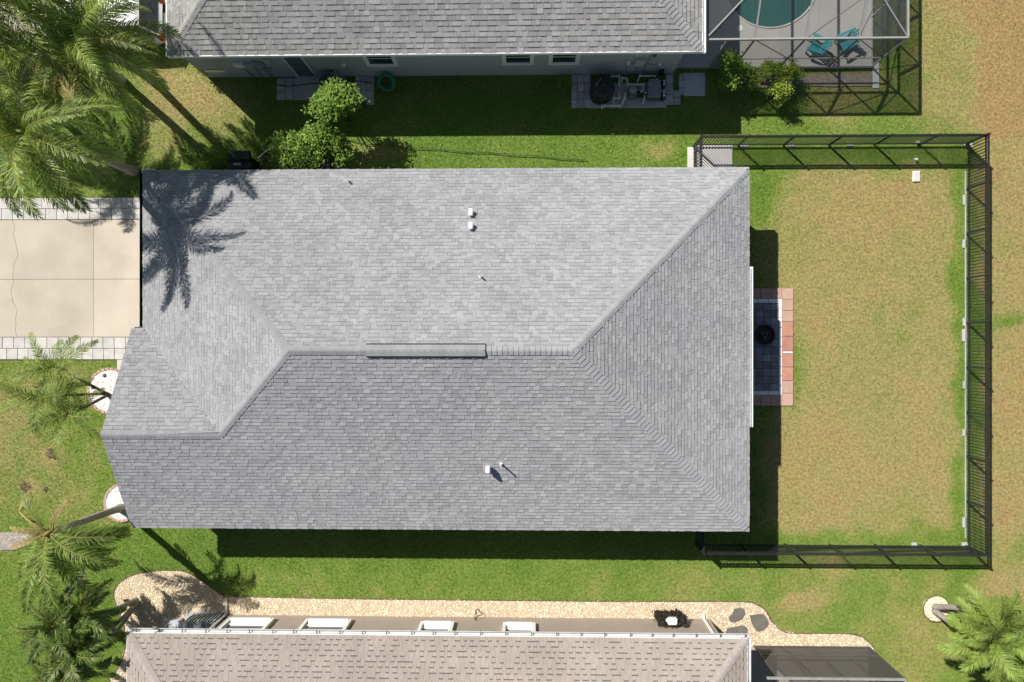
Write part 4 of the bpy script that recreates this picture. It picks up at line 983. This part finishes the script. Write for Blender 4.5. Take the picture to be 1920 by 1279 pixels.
bm3((ex0+.4,by3,.85),(ex1,by3,.85),.04,.05,'rail'); bm3((ex1,by3-.03,.85),(ex1,by3-7,.85),.04,.05,'rail'); bm3((ex0+.4,by3,.09),(ex1,by3,.09),.05,.06,'rail'); bm3((ex1,by3-.03,.09),(ex1,by3-7,.09),.05,.06,'rail')
for k in range(NP):
    xa_ = ex0+.4+(ex1-ex0-.4)*k/NP; xb_ = ex0+.4+(ex1-ex0-.4)*(k+1)/NP
    scr([(xa_,by3,.06),(xa_,by3,ZT3),(xb_,by3,ZT3),(xb_,by3,.06)], M_SCRB, e3); scr([(xa_,by3,ZT3),(xa_,by3-7,ZT3),(xb_,by3-7,ZT3),(xb_,by3,ZT3)], M_SCRB, e3)
scr([(ex1,by3,.06),(ex1,by3,ZT3),(ex1,by3-7,ZT3),(ex1,by3-7,.06)], M_SCRB, e3)
# table inside the cage
tx0,tx1 = P(1510,1268).x, P(1597,1268).x; ty1 = P(0,1262).y
t = thing('patio_table', 'long table seen dimly through the dark bronze screen', 'table', ((tx0+tx1)/2,ty1-.5,.06))
m = MB(); m.rbox(tx0,tx1,ty1-1.0,ty1,.74,.78,.01); part('tabletop', m, M_BRZ, t)
for a in (tx0+.08,tx1-.08):
    for b in (ty1-.1,ty1-.9): m = MB(); m.box(a-.03,a+.03,b-.03,b+.03,.06,.739); part('leg', m, M_BRZ, t)

# ------------------------------------------------------------------ white pebble beds
def pebble_bed(label, cx, cy, rx, ry, npeb, edge=.16):
    c = P(cx,cy); poly = [(c.x+rx*math.cos(a)*(1+.05*math.sin(3*a)), c.y+ry*math.sin(a)*(1+.04*math.cos(2*a))) for a in np.linspace(0,6.283,29)[:-1]]
    m = MB(); m.prism(poly, -.03, .02); b = solid('pebble_bed', m, M_WPEB, kind='structure', loc=(c.x,c.y,0)); HOLES.append([(c.x+(q[0]-c.x)*1.08, c.y+(q[1]-c.y)*1.08) for q in poly])
    pebbles(poly, npeb, .032, M_WPEB, 'pebbles', .022, b)
    return b, c
def edging_bricks(b, c, rx, ry, matl, n):
    mb = MB(); mb.rbox(-.05,.05,-.085,.085,-.03,.06,.01); me = mb.mesh('brick'); me.materials.append(matl)
    for i in range(n):
        a = 2*math.pi*i/n; o = link('brick', me, b); o.location = (rx*1.04*math.cos(a), ry*1.04*math.sin(a), 0); o.rotation_euler = (0,0,math.atan2(ry*math.sin(a)/1, rx*math.cos(a))+random.uniform(-.05,.05))
b1, c1 = pebble_bed('', 206,733,.86,.88,4200); edging_bricks(b1,c1,.86,.88,M_PPAVER,30)
b2, c2 = pebble_bed('', 228,943,.66,.72,3000); edging_bricks(b2,c2,.66,.72,M_PPAVER,25)
b3_, c3 = pebble_bed('', 1755,1141,.52,.52,10)
pebbles([(c3.x+.5*math.cos(a),c3.y+.5*math.sin(a)) for a in np.linspace(0,6.28,20)], 1500, .03, M_GRAV, 'gravel', .03, b3_)
mm = MB(); mm.tube([(c3.x+.53*math.cos(a),c3.y+.53*math.sin(a),.04) for a in np.linspace(0,6.283,30)], .022, 5, cap=False); part('bed_edging', mm, M_EDGE, b3_, kind='stuff')
b3_.data.materials[0] = M_GRAVB
gp = [P2(*q) for q in ((-20,1000),(20,998),(62,1003),(60,1018),(30,1030),(-20,1032))]
m = MB(); m.prism(gp, -.02, .02); go = solid('gravel_bed', m, M_GRAVB, kind='structure', loc=(gp[0][0],gp[0][1],0)); pebbles(gp, 3500, .026, mat('grey_gravel', (.42,.38,.33), (.3,.27,.23), .9, 5, tone=.3), 'gravel', .02, go); HOLES.append(gp)
# small dark stones lying on the first white bed
for px, py, lb in ((197,704,'dark stone near the top edge of the white pebble bed'),(175,726,'dark stone at the left edge of the white pebble bed')):
    p = P(px,py); m = MB(); m.lathe((p.x,p.y,.0), [(.07,.0),(.09,.05),(.05,.1)], 7); solid('stone', m, M_STONE, lb, 'stone', (p.x,p.y,0), 'stones on the pebble bed')
SOILP = []
for px, py, r_ in ((97,852,.30),(47,912,.25),(85,917,.12)):
    p = P(px,py); q = [(p.x+r_*random.uniform(.55,1.1)*math.cos(a), p.y+r_*random.uniform(.55,1.1)*math.sin(a)) for a in np.linspace(0,6.283,17)[:-1]]
    pebbles(q, int(900*r_), .018, M_SOIL, 'bare_soil', .008)

# ------------------------------------------------------------------ turf blades
def make_grass(n=1150000):
    x = RNG.uniform(-22.5,22.5,n); y = RNG.uniform(-15.2,15.2,n); k = np.ones(n, bool)
    walls = [[(eW+.5,eN-.45),(eW+.5,gN-.4),(gX+.5,gN-.45),(gX+.5,eS+.45),(eE-.45,eS+.45),(eE-.45,eN-.45)], [(wW,YW),(wE,YW),(wE,16),(wW,16)], [(cW,YT),(wE3,YT),(wE3,-16),(cW,-16)]]
    for pl in walls+HOLES: k &= ~inpoly(x,y,pl)
    for bx, by_, r_ in ((97,852,.2),(47,912,.17)): p = P(bx,by_); k &= ((x-p.x)**2+(y-p.y)**2 > r_*r_) | (RNG.random(n) < .2)
    x, y = x[k], y[k]; n = len(x); d = dryness(x,y)
    d = np.clip(d+RNG.normal(0,.13,n),0,1).astype(np.float32)
    z0 = fbm(x,y,3.0)*.03-.018
    h = RNG.uniform(.025,.06,n)*(1-.25*d); w = RNG.uniform(.006,.014,n); a = RNG.uniform(0,6.283,n); l = RNG.uniform(.1,.9,n)*h
    b = RNG.uniform(0,6.283,n)
    v = np.empty((n,3,3)); cx, sx = np.cos(a)*w, np.sin(a)*w
    v[:,0] = np.stack([x-cx,y-sx,z0],1); v[:,1] = np.stack([x+cx,y+sx,z0],1); v[:,2] = np.stack([x+np.cos(b)*l,y+np.sin(b)*l,z0+h],1)
    me = tri_mesh('grass', v.reshape(-1,3), np.arange(3*n).reshape(n,3)); me.materials.append(M_BLADE)
    me.attributes.new('dry','FLOAT','POINT').data.foreach_set('value', np.repeat(d,3))
    o = link('grass', me); props(o, kind='stuff')
make_grass()
def leaf_litter():
    m = MB(); spots = [(600,300,60,20),(650,230,60,40),(1440,190,60,30),(380,240,80,60),(120,880,90,50),(1560,1100,160,40),(1000,290,260,18),(1100,230,200,30),(1640,600,130,240)]
    for k in range(240):
        a = random.choice(spots); p = P(random.gauss(a[0],a[2]), random.gauss(a[1],a[3]))
        if eW < p.x < eE and eS < p.y < eN: continue
        t = random.uniform(0,6.28); L = random.uniform(.025,.06); u = Vector((math.cos(t),math.sin(t),random.uniform(-.2,.3)))*L; w = Vector((-math.sin(t),math.cos(t),0))*L*.4; p.z = .055
        m.add([p-u, p+w, p+u, p-w], [(0,1,2,3)], random.random())
    o = solid('fallen_leaves', m, M_DRYF, kind='stuff')
leaf_litter()

# ------------------------------------------------------------------ palms
def frond_mesh(L, e0, e1, leaf, lw, nn, plume, seed, droop=.25, side=0.0, base=.08, mname='frond'):
    """arching frond along +x; angle from horizontal goes e0 -> e1 along the midrib"""
    rnd = random.Random(seed); m = MB(); pts = []; p = Vector((0,0,0)); seg = 16; yaw = 0
    for i in range(seg+1):
        t = i/seg; pts.append(p.copy()); el = e0+(e1-e0)*(t**1.15); yaw = side*t*t
        p = p+Vector((math.cos(el)*math.cos(yaw), math.cos(el)*math.sin(yaw), math.sin(el)))*(L/seg)
    rach = MB(); rach.tube(pts, [max(.006,.028*(1-i/seg*.85)) for i in range(seg+1)], 5)
    nodes = nn
    for k in range(nodes):
        t = base+(1-base)*k/(nodes-1); f = t*seg; i = min(int(f), seg-1); q = pts[i].lerp(pts[i+1], f-i); d = (pts[i+1]-pts[i]).normalized()
        sd = d.cross(Vector((0,0,1))).normalized(); up = sd.cross(d).normalized()
        prof = math.sin(math.pi*min(1,(.12+t*.80)))**.6*(1-.35*t)
        for sg in (-1,1):
            for j in range(plume):
                ln = leaf*prof*rnd.uniform(.7,1.2); fw = .65+.75*t+rnd.uniform(-.28,.28)
                lift = rnd.uniform(-.25,.75) if plume > 1 else rnd.uniform(.05,.4)
                dirv = (d*fw+sd*sg*1.0+up*lift).normalized()
                a = q; b = q+dirv*ln*.5; dr = Vector((0,0,-1))*ln*max(.02,droop+rnd.uniform(-.15,.25))
                c = b+(dirv+dr.normalized()*droop*1.6).normalized()*ln*.5
                wv = dirv.cross(up+sd*.35*rnd.uniform(-1,1)).normalized()*lw*rnd.uniform(.7,1.1)
                tn = min(1,max(0,rnd.gauss(.5,.2)))
                m.add([a-wv*.5,a+wv*.5,b+wv,b-wv,c], [(0,1,2,3),(3,2,4)], tn)
    lm = m.mesh(mname); rm = rach.mesh('midrib', smooth=True); return lm, rm
PALM_SETS = {}
def palm_set(key, n, L, leaf, lw, nn, plume, matl, spread, droop):
    out = []
    for i in range(n):
        f = i/(n-1); e0 = spread[0]+(spread[1]-spread[0])*f; e1 = e0-spread[2]*(.8+.4*random.random())
        lm, rm = frond_mesh(L*random.uniform(.88,1.08), e0, e1, leaf, lw, nn, plume, 100+i*7+len(key), droop, random.uniform(-.35,.35)); lm.materials.append(matl); rm.materials.append(M_RACH); out.append((lm,rm))
    PALM_SETS[key] = out
palm_set('queen', 11, 3.7, .95, .0165, 64, 2, M_PALM, (1.25,-.3,1.6), .62)
palm_set('queen_dark', 11, 3.6, .95, .0165, 64, 2, M_PALM, (1.2,-.35,1.55), .62)
palm_set('short_queen', 9, 2.9, .72, .017, 50, 2, M_PALMS, (1.2,-.3,1.5), .45)
palm_set('areca', 7, 2.0, .52, .018, 36, 1, M_PALMS, (1.2,.0,1.3), .25)
palm_set('pygmy', 9, 1.75, .42, .017, 44, 2, M_PALMD, (1.25,-.3,1.7), .15)
palm_set('robust', 8, 2.0, .62, .022, 44, 2, M_PALML, (1.25,-.1,1.35), .2)
def trunk_mb(pts, r0, r1, n=10):
    fine = smooth_line(pts, 8); k = len(fine); m = MB()
    rs = [(r0+(r1-r0)*(i/(k-1)))*(1+(.06 if i%3 == 0 else 0))*(1.25 if i < 2 else 1) for i in range(k)]; m.tube(fine, rs, n); return m
def crown(t, top, key, n, az0=0.0, scale=1.0, azlist=None, tilt=(0,0)):
    st = PALM_SETS[key]; ns = len(st); w = WL[t]
    for i in range(n):
        lm, rm = st[int(i*ns/n)] if azlist is None else st[min(ns-1,int(azlist[i][1]*ns))]
        az = az0+i*2.39996+random.uniform(-.2,.2) if azlist is None else math.radians(azlist[i][0])
        o = link('frond', lm, t); o.location = Vector(top)-w; o.rotation_euler = (random.uniform(-.25,.25),0,az); s = scale*random.uniform(.92,1.08); o.scale = (s,s,s)
        r = link('midrib', rm, o)
def palm(name, label, base, top, r0, r1, key, n, bark=None, scale=1.0, group=None, bend=(0,0), azlist=None, cat='palm tree'):
    base, top = Vector(base), Vector(top); t = thing(name, label, cat, base, group)
    mid = base.lerp(top,.5)+Vector((bend[0],bend[1],0)); part('trunk', trunk_mb([base,mid,top], r0, r1), bark or M_BARK, t, smooth=True)
    m = MB(); m.tube([top-Vector((0,0,.15)), top+Vector((0,0,.35)), top+Vector((0,0,.6))], [r1*1.2,r1*.9,.02], 8); part('crownshaft', m, M_RACH, t, smooth=True)
    crown(t, top+Vector((0,0,.3)), key, n, random.uniform(0,6), scale, azlist); return t
QA = P(252,322); QAt = Vector((QA.x+.75,QA.y-.6,6.8))
palm('queen_palm', 'tallest feathery palm nearest the driveway, its crown shading the corner of the grey roof', (QA.x,QA.y,0), QAt, .17,.13, 'queen_dark', 22, scale=.86, group='feathery palms at the top left', bend=(-.2,.15))
QB = P(228,152); palm('queen_palm', 'tall feathery palm in the top left corner of the picture', (QB.x,QB.y,0), (QB.x+.35,QB.y+.15,7.1), .17,.13, 'queen', 24, group='feathery palms at the top left')
QC = P(286,150); palm('queen_palm', 'feathery palm with fronds over the corner of the blue-grey house roof', (QC.x,QC.y,0), (QC.x+.95,QC.y-.95,5.5), .16,.12, 'queen', 26, scale=.86, group='feathery palms at the top left', bend=(-.3,.2))
QD = P(50,165); palm('queen_palm', 'feathery palm at the left edge between the corner palm and the driveway palm', (QD.x,QD.y,0), (QD.x+.4,QD.y-.2,4.6), .16,.12, 'queen', 22, scale=.8, group='feathery palms at the top left')
# three-stemmed light palm by the white pebble bed
B1 = P(203,738)
for (tx, ty, hz, lb) in ((118,694,2.7,'slender light green palm leaning towards the driveway pavers, uppermost of three stems'),(95,742,2.6,'slender light green palm leaning over the front lawn, middle of three stems'),(138,775,2.5,'slender light green palm leaning down the picture, lowest of three stems')):
    tp_ = P(tx,ty,hz); palm('slender_palm', lb, (B1.x+random.uniform(-.06,.06),B1.y+random.uniform(-.06,.06),0), tp_, .065,.04, 'areca', 10, M_BARKD, .85, 'light palms sharing the white pebble bed', (0,0))
# palm with long grey trunk by the second pebble bed
B2 = P(227,952); T2 = P(103,996,4.25)
az = [(-8,.75),(-20,.9),(-35,.6),(-50,.8),(-65,.6),(-80,.85),(-95,.5),(-110,.8),(-130,.6),(-40,.95),(-28,.4),(-70,.3),(-150,.9),(-5,.5),(-100,.3)]
qp = palm('queen_palm', 'palm with long leaning grey trunk growing from the second white pebble bed', (B2.x,B2.y,0), T2,   .15,.12, 'short_queen', len(az), None, .95, None, (0,0), az)
lm, rm = frond_mesh(1.5,.9,-.5,.3,.02,26,1,5); lm.materials.append(M_DRYF); rm.materials.append(M_DRYF)
for a in (170,200,60): o = link('frond', lm, qp); o.location = T2-WL[qp]; o.rotation_euler = (0,0,math.radians(a)); link('midrib', rm, o)
m = MB(); q = P(36,960,4.5); m.tube([T2+Vector((0,0,.2)), T2.lerp(q,.5)+Vector((0,0,.25)), q], [.03,.05,.02], 6); m.tube([q, q+Vector((-.12,.1,-.3)), q+Vector((-.1,.2,-.7))], [.02,.08,.02], 8); part('flower_sheath', m, M_DRYF, qp, smooth=True)
l2, r2 = frond_mesh(1.35,.35,-.5,.42,.022,26,1,15); l2.materials.append(M_PALM); r2.materials.append(M_RACH)
o = link('frond', l2, qp); o.location = T2+Vector((-.35,.2,.1))-WL[qp]; o.rotation_euler = (0,0,math.radians(125)); link('midrib', r2, o)
# pygmy date palms in the gravel bed
B3 = P(258,1126)
for (tx, ty, hz, lb, dx, dy) in ((168,1150,2.3,'small dark palm leaning left out of the gravel bed, upper of the lower left clump',-.05,.05),(150,1213,2.6,'small dark palm leaning to the lower left, lower of the lower left clump',0,-.05),(118,1163,2.5,'small dark palm farthest left of the lower left clump',-.1,0),(135,1262,2.3,'small dark palm at the bottom edge of the lower left clump',0,-.1)):
    tp_ = P(tx,ty,hz); palm('pygmy_palm', lb, (B3.x+dx,B3.y+dy,0), tp_, .085,.06, 'pygmy', 18, M_BARK, 1.0, 'dark palms in the lower left bed', (.15,-.1))
# robust palm clump bottom right
B4 = P(1752,1143)
for (tx, ty, hz, lb, bx) in ((1853,1170,2.2,'upper of two thick stemmed palms in the round bed at bottom right',.25),(1838,1197,2.2,'lower of two thick stemmed palms in the round bed at bottom right',-.1),):
    tp_ = P(tx,ty,hz); palm('clumping_palm', lb, (B4.x,B4.y+bx*.4,0), tp_, .12,.09, 'robust', 15, mat('grey_bark', (.30,.27,.24), (.22,.2,.18), .9, 8, bump=.5, bscale=20), .82, 'palms in the round bed', (0,bx))
tb = P(1880,1250); palm('clumping_palm', 'bushy palm filling the bottom right corner of the picture', (tb.x,tb.y,0), (tb.x-.15,tb.y+.2,1.5), .12,.09, 'robust', 18, None, .95, 'palms in the round bed')

# ------------------------------------------------------------------ shrubs
def shrub(name, label, lobes, matl, nleaf, size, stems=True, cat='shrub', group=None, base=None, box=False, bark=None):
    """lobes: (centre, rx, ry, rz); leaves fill a loose shell of each lobe, gaps between clumps"""
    c0 = base or (lobes[0][0][0],lobes[0][0][1],0); t = thing(name, label, cat, (c0[0],c0[1],0), group)
    if stems:
        m = MB()
        for c, rx, ry, rz in lobes:
            for k in range(3):
                e = Vector(c)+Vector((random.uniform(-.5,.5)*rx,random.uniform(-.5,.5)*ry,random.uniform(0,.5)*rz)); b = Vector((c0[0]+random.uniform(-.05,.05),c0[1]+random.uniform(-.05,.05),0))
                m.tube([b, b.lerp(e,.5)+Vector((0,0,.1)), e], [.03,.02,.008], 5)
        part('branches', m, bark or M_BARKD, t, kind='stuff')
    V = []; F = []; T = []
    tot = sum(l[1]*l[2]*l[3] for l in lobes)
    for c, rx, ry, rz in lobes:
        n = int(nleaf*rx*ry*rz/tot); ncl = max(6, n//26)
        for q in range(ncl):
            d = RNG.normal(size=3); d /= np.linalg.norm(d); r = RNG.uniform(.45,1.0) if not box else RNG.uniform(.2,1)**.5
            cc = np.array(c)+d*r*np.array([rx,ry,rz])
            if box: cc = np.array(c)+RNG.uniform(-1,1,3)*np.array([rx,ry,rz])
            tn0 = RNG.uniform(.25,.75)
            for k in range(26):
                p = cc+RNG.normal(0,1,3)*np.array([.10,.10,.08])*(.3 if box else max(.8,size/.09))
                if p[2] < .03: p[2] = .03+abs(RNG.normal(0,.05))
                a = RNG.uniform(0,6.28); up = RNG.uniform(-.3,.7); u = np.array([math.cos(a),math.sin(a),up])*size*RNG.uniform(.7,1.3); w = np.array([-math.sin(a),math.cos(a),RNG.uniform(-.5,.5)])*size*.36
                b = len(V); V += [p, p+u*.5+w, p+u, p+u*.5-w]; F.append((b,b+1,b+2,b+3)); T.append(float(np.clip(tn0+RNG.normal(0,.15),0,1)))
    m = MB(); m.v = [tuple(map(float,v)) for v in V]; m.f = F; m.t = T
    part('foliage', m, matl, t, kind='stuff'); return t
def L_(px, py, z, rx, ry, rz): p = P(px,py,z); return ((p.x,p.y,p.z), rx, ry, rz)
shrub('small_tree', 'small bushy light green tree standing alone in front of the grey air conditioner', [L_(624,188,2.3,.75,.55,.55), L_(600,202,2.0,.45,.4,.4), L_(655,182,2.1,.45,.35,.4), L_(626,172,2.3,.5,.4,.4)], M_LEAF, 2600, .105, cat='tree')
shrub('round_shrub', 'big bright green shrub beside the black air conditioner and the grey roof edge', [L_(572,283,1.0,1.0,.8,.8), L_(540,300,.9,.6,.5,.6), L_(602,260,1.0,.8,.6,.6), L_(535,272,.8,.55,.5,.5), L_(630,282,.8,.6,.5,.5)], M_LEAF, 6200, .105)
shrub('shrub', 'loose light green shrub at the left of the pool cage front', [L_(1368,118,1.3,.35,.35,.5), L_(1366,150,1.0,.35,.32,.45), L_(1390,135,.9,.3,.35,.4)], M_LEAF, 1700, .095)
shrub('shrub', 'small yellow-green shrub between two larger ones before the pool cage', [L_(1415,148,.8,.22,.3,.3), L_(1430,138,.8,.25,.2,.3), L_(1408,158,.6,.2,.2,.25)], M_LEAFY, 900, .06)
shrub('shrub', 'yellow-green shrub at the right end of the row before the pool cage', [L_(1466,165,1.0,.38,.4,.45), L_(1475,132,.9,.4,.35,.4), L_(1462,184,.6,.25,.25,.3)], M_LEAFY, 2200, .065)
shrub('shrub', 'dark leaved shrub in the shade beside the lit shrubs of the pool cage', [L_(1400,138,.6,.3,.3,.35), L_(1445,128,.6,.4,.3,.35), L_(1490,140,.5,.35,.3,.3)], M_LEAF, 2000, .06)
shrub('shrub', 'low dim green shrub against the blue-grey wall left of the pavers', [L_(1058,158,.4,.25,.4,.3)], M_LEAF, 700, .05)
shrub('shrub', 'yellow-green shrub at the corner of the blue-grey house under the palms', [L_(375,128,.6,.22,.3,.35)], M_LEAFY, 600, .06)
shrub('shrub', 'yellow-green shrub at the left edge of the picture below the palms', [L_(8,130,1.2,.5,.8,.6), L_(30,165,.8,.5,.5,.4)], M_LEAFY, 2200, .07)
shrub('low_shrub', 'dark low shrub beside the green bin at the edge of the grey roof', [L_(405,295,.4,.6,.4,.4), L_(430,300,.4,.4,.3,.35), L_(390,310,.3,.4,.3,.3)], M_LEAF, 2400, .06)
shrub('dark_shrub', 'dark square trimmed shrub with a white box on it against the taupe wall', [(tuple(Vector((P(1252,1155).x,YT+.02+.2,.52))),.52,.14,.48)], M_LEAFD, 6500, .07, box=True)
p = Vector((P(1252,1155).x,YT+.34,0)); t = thing('meter_box', 'white box with rounded top set in the dark trimmed shrub', 'box', (p.x,p.y,.98))
m = MB(); m.rbox(p.x-.22,p.x+.16,p.y-.16,p.y+.12,.98,1.16,.05); part('cover', m, M_WHITE, t); m = MB(); m.rbox(p.x-.28,p.x-.221,p.y-.05,p.y+.06,1.0,1.1,.02); part('spout', m, M_WHITE, t)

# ------------------------------------------------------------------ bins and things along the grey house
x0,x1,y0,y1 = strip(445,486,293,322); t = thing('wheelie_bin', 'dark green lidded bin box at the edge of the grey roof below the palm shadows', 'bin', ((x0+x1)/2,(y0+y1)/2,0))
m = MB(); m.rbox(x0,x1,y0-.1,y1-.22,0,.85,.04); part('body', m, M_BLACKP, t)
m = MB(); m.rbox(x0-.02,x1+.02,y1-.42,y1-.02,.86,.98,.05); part('lid', m, mat('dark_green_plastic', (.02,.04,.028), rough=.5), t)
m = MB(); m.rbox(x0+.22,x0+.55,y0+.02,y1-.5,.851,.93,.03); part('bag', m, M_GALV, t)
a = P(484,296,.9); b = P(508,276,.3); m = MB(); m.tube([a,b],.018,6); solid('broom', m, M_PALE, 'pale broom handle leaning from the green bin', 'broom', (a.x,a.y,0))
c = P(511,292); t = thing('wood_trellis', 'dark brown wooden frame standing between bin and bright shrub', 'trellis', (c.x,c.y,0))
for q in (-.12,.12): m = MB(); m.beam((c.x+q,c.y-.35,.3),(c.x+q*1.4,c.y+.35,.45),.06,.05); part('rail', m, M_WOOD, t)
for q in (-.3,0,.28): m = MB(); m.beam((c.x-.17,c.y+q,.42),(c.x+.17,c.y+q,.42),.05,.04); part('slat', m, M_WOOD, t)
for q in (-.12,.12):
    m = MB(); m.beam((c.x+q,c.y,0),(c.x+q,c.y,.36),.05,.05); part('leg', m, M_WOOD, t)
c = P(200,282); t = thing('planter_pot', 'square black pot at the foot of the palm trunk by the driveway', 'pot', (c.x,c.y,0))
m = MB(); m.add([(c.x+a*s_,c.y+b*s_,z) for s_, z in ((.16,0),(.21,.45),(.17,.45),(.15,.38)) for a,b in ((-1,-1),(1,-1),(1,1),(-1,1))], [(j*4+i,j*4+(i+1)%4,(j+1)*4+(i+1)%4,(j+1)*4+i) for j in range(3) for i in range(4)]+[(12,13,14,15),(3,2,1,0)]); part('pot', m, M_BLACKP, t)
m = MB(); m.box(c.x-.15,c.x+.15,c.y-.15,c.y+.15,.36,.375); part('soil', m, M_SOIL, t)

# ------------------------------------------------------------------ white car on the neighbour's drive
def car():
    p = P(304,30,.8); xr = p.x; yc = P(200,24,1.6).y+.15
    t = thing('parked_car', 'white hatchback with dark rear window parked under the palms at top left', 'car', (xr-2.2,yc,0))
    # lower body lofted along its length (0 = tail)
    S = [(0.0,.70,.45,.78),(.06,.80,.32,.92),(.35,.88,.24,.98),(1.0,.90,.22,.98),(2.4,.90,.22,.96),(3.4,.89,.22,.90),(4.0,.84,.25,.80),(4.3,.72,.32,.66)]
    m = MB(); vs = []; fs = []
    for s, w, z0, z1 in S:
        x = xr-s; b = .10
        vs += [(x,yc-w+b,z0),(x,yc-w,z0+b),(x,yc-w-.02,(z0+z1)/2),(x,yc-w+.03,z1-.08),(x,yc-w+.14,z1),(x,yc+w-.14,z1),(x,yc+w-.03,z1-.08),(x,yc+w+.02,(z0+z1)/2),(x,yc+w,z0+b),(x,yc+w-b,z0)]
    n = 10
    for i in range(len(S)-1):
        for k in range(n): fs.append((i*n+k,i*n+(k+1)%n,(i+1)*n+(k+1)%n,(i+1)*n+k))
    fs += [tuple(range(n)),tuple(range((len(S)-1)*n,len(S)*n))[::-1]]
    m.add(vs,fs); part('body', m, M_CARW, t, smooth=True)
    # greenhouse: pillars/roof in body colour, glass between
    B = [(.30,.74,.97),(2.95,.76,.95)]; Tt = [(.86,.62,1.50),(2.15,.62,1.52)]
    def pt(s,w,z,sg): return (xr-s, yc+sg*w, z)
    m = MB(); m.add([pt(.08,.74,.95,-1),pt(.08,.74,.95,1),pt(.60,.62,1.48,1),pt(.60,.62,1.48,-1)],[(0,1,2,3)]); part('rear_window', m, M_GLASS, t)
    m = MB(); m.add([pt(2.95,.76,.95,1),pt(2.95,.76,.95,-1),pt(2.15,.62,1.48,-1),pt(2.15,.62,1.48,1)],[(0,1,2,3)]); part('windscreen', m, M_GLASS, t)
    for sg in (-1,1):
        m = MB(); m.add([pt(.08,.74,.95,sg),pt(2.95,.76,.95,sg),pt(2.15,.62,1.48,sg),pt(.60,.62,1.48,sg)],[(0,1,2,3) if sg < 0 else (3,2,1,0)]); part('side_window', m, M_GLASS, t)
        for s0,z0,w0,s1,z1,w1 in ((.05,.96,.745,.58,1.49,.625),(1.45,.97,.765,1.45,1.49,.635),(2.97,.96,.765,2.17,1.49,.625)):
            m = MB(); m.beam(pt(s0,w0,z0,sg),pt(s1,w1,z1,sg),.07,.05); part('pillar', m, M_CARW, t)
    m = MB(); m.add([pt(.55,.60,1.49,-1),pt(.55,.60,1.49,1),pt(1.5,.65,1.54,1),pt(2.2,.60,1.49,1),pt(2.2,.60,1.49,-1),pt(1.5,.65,1.54,-1),pt(.70,.5,1.56,-1),pt(.70,.5,1.56,1),pt(1.5,.5,1.585,1),pt(2.05,.5,1.56,1),pt(2.05,.5,1.56,-1),pt(1.5,.5,1.585,-1)],
        [(0,1,7,6),(1,2,8,7),(2,3,9,8),(3,4,10,9),(4,5,11,10),(5,0,6,11),(6,7,8,11),(11,8,9,10)]); part('roof', m, M_CARW, t)
    for sg in (-1,1):
        m = MB(); m.rbox(xr-.16,xr+.02,yc+sg*.72-.13,yc+sg*.72+.13,.62,.93,.03); part('tail_light', m, M_RED, t)
        for s in (.75,3.45):
            x = xr-s; m = MB(); m.tube([(x,yc+sg*.68,.31),(x,yc+sg*.90,.31)],.31,20); w = part('wheel', m, M_RUB, t)
            m = MB(); m.tube([(x,yc+sg*.90,.31),(x,yc+sg*.912,.31)],.2,16); part('rim', m, M_GALV, w)
    m = MB(); m.rbox(xr-.1,xr+.05,yc-.78,yc+.78,.34,.56,.03); part('bumper', m, M_CARW, t)
    m = MB(); m.beam(pt(.12,.0,1.03,1),pt(.30,.42,1.21,1),.02,.02); part('wiper', m, M_BLACKP, t)
    m = MB(); m.box(xr+.0,xr+.055,yc-.26,yc+.26,.60,.72); part('number_plate', m, M_WHITE, t)
car()
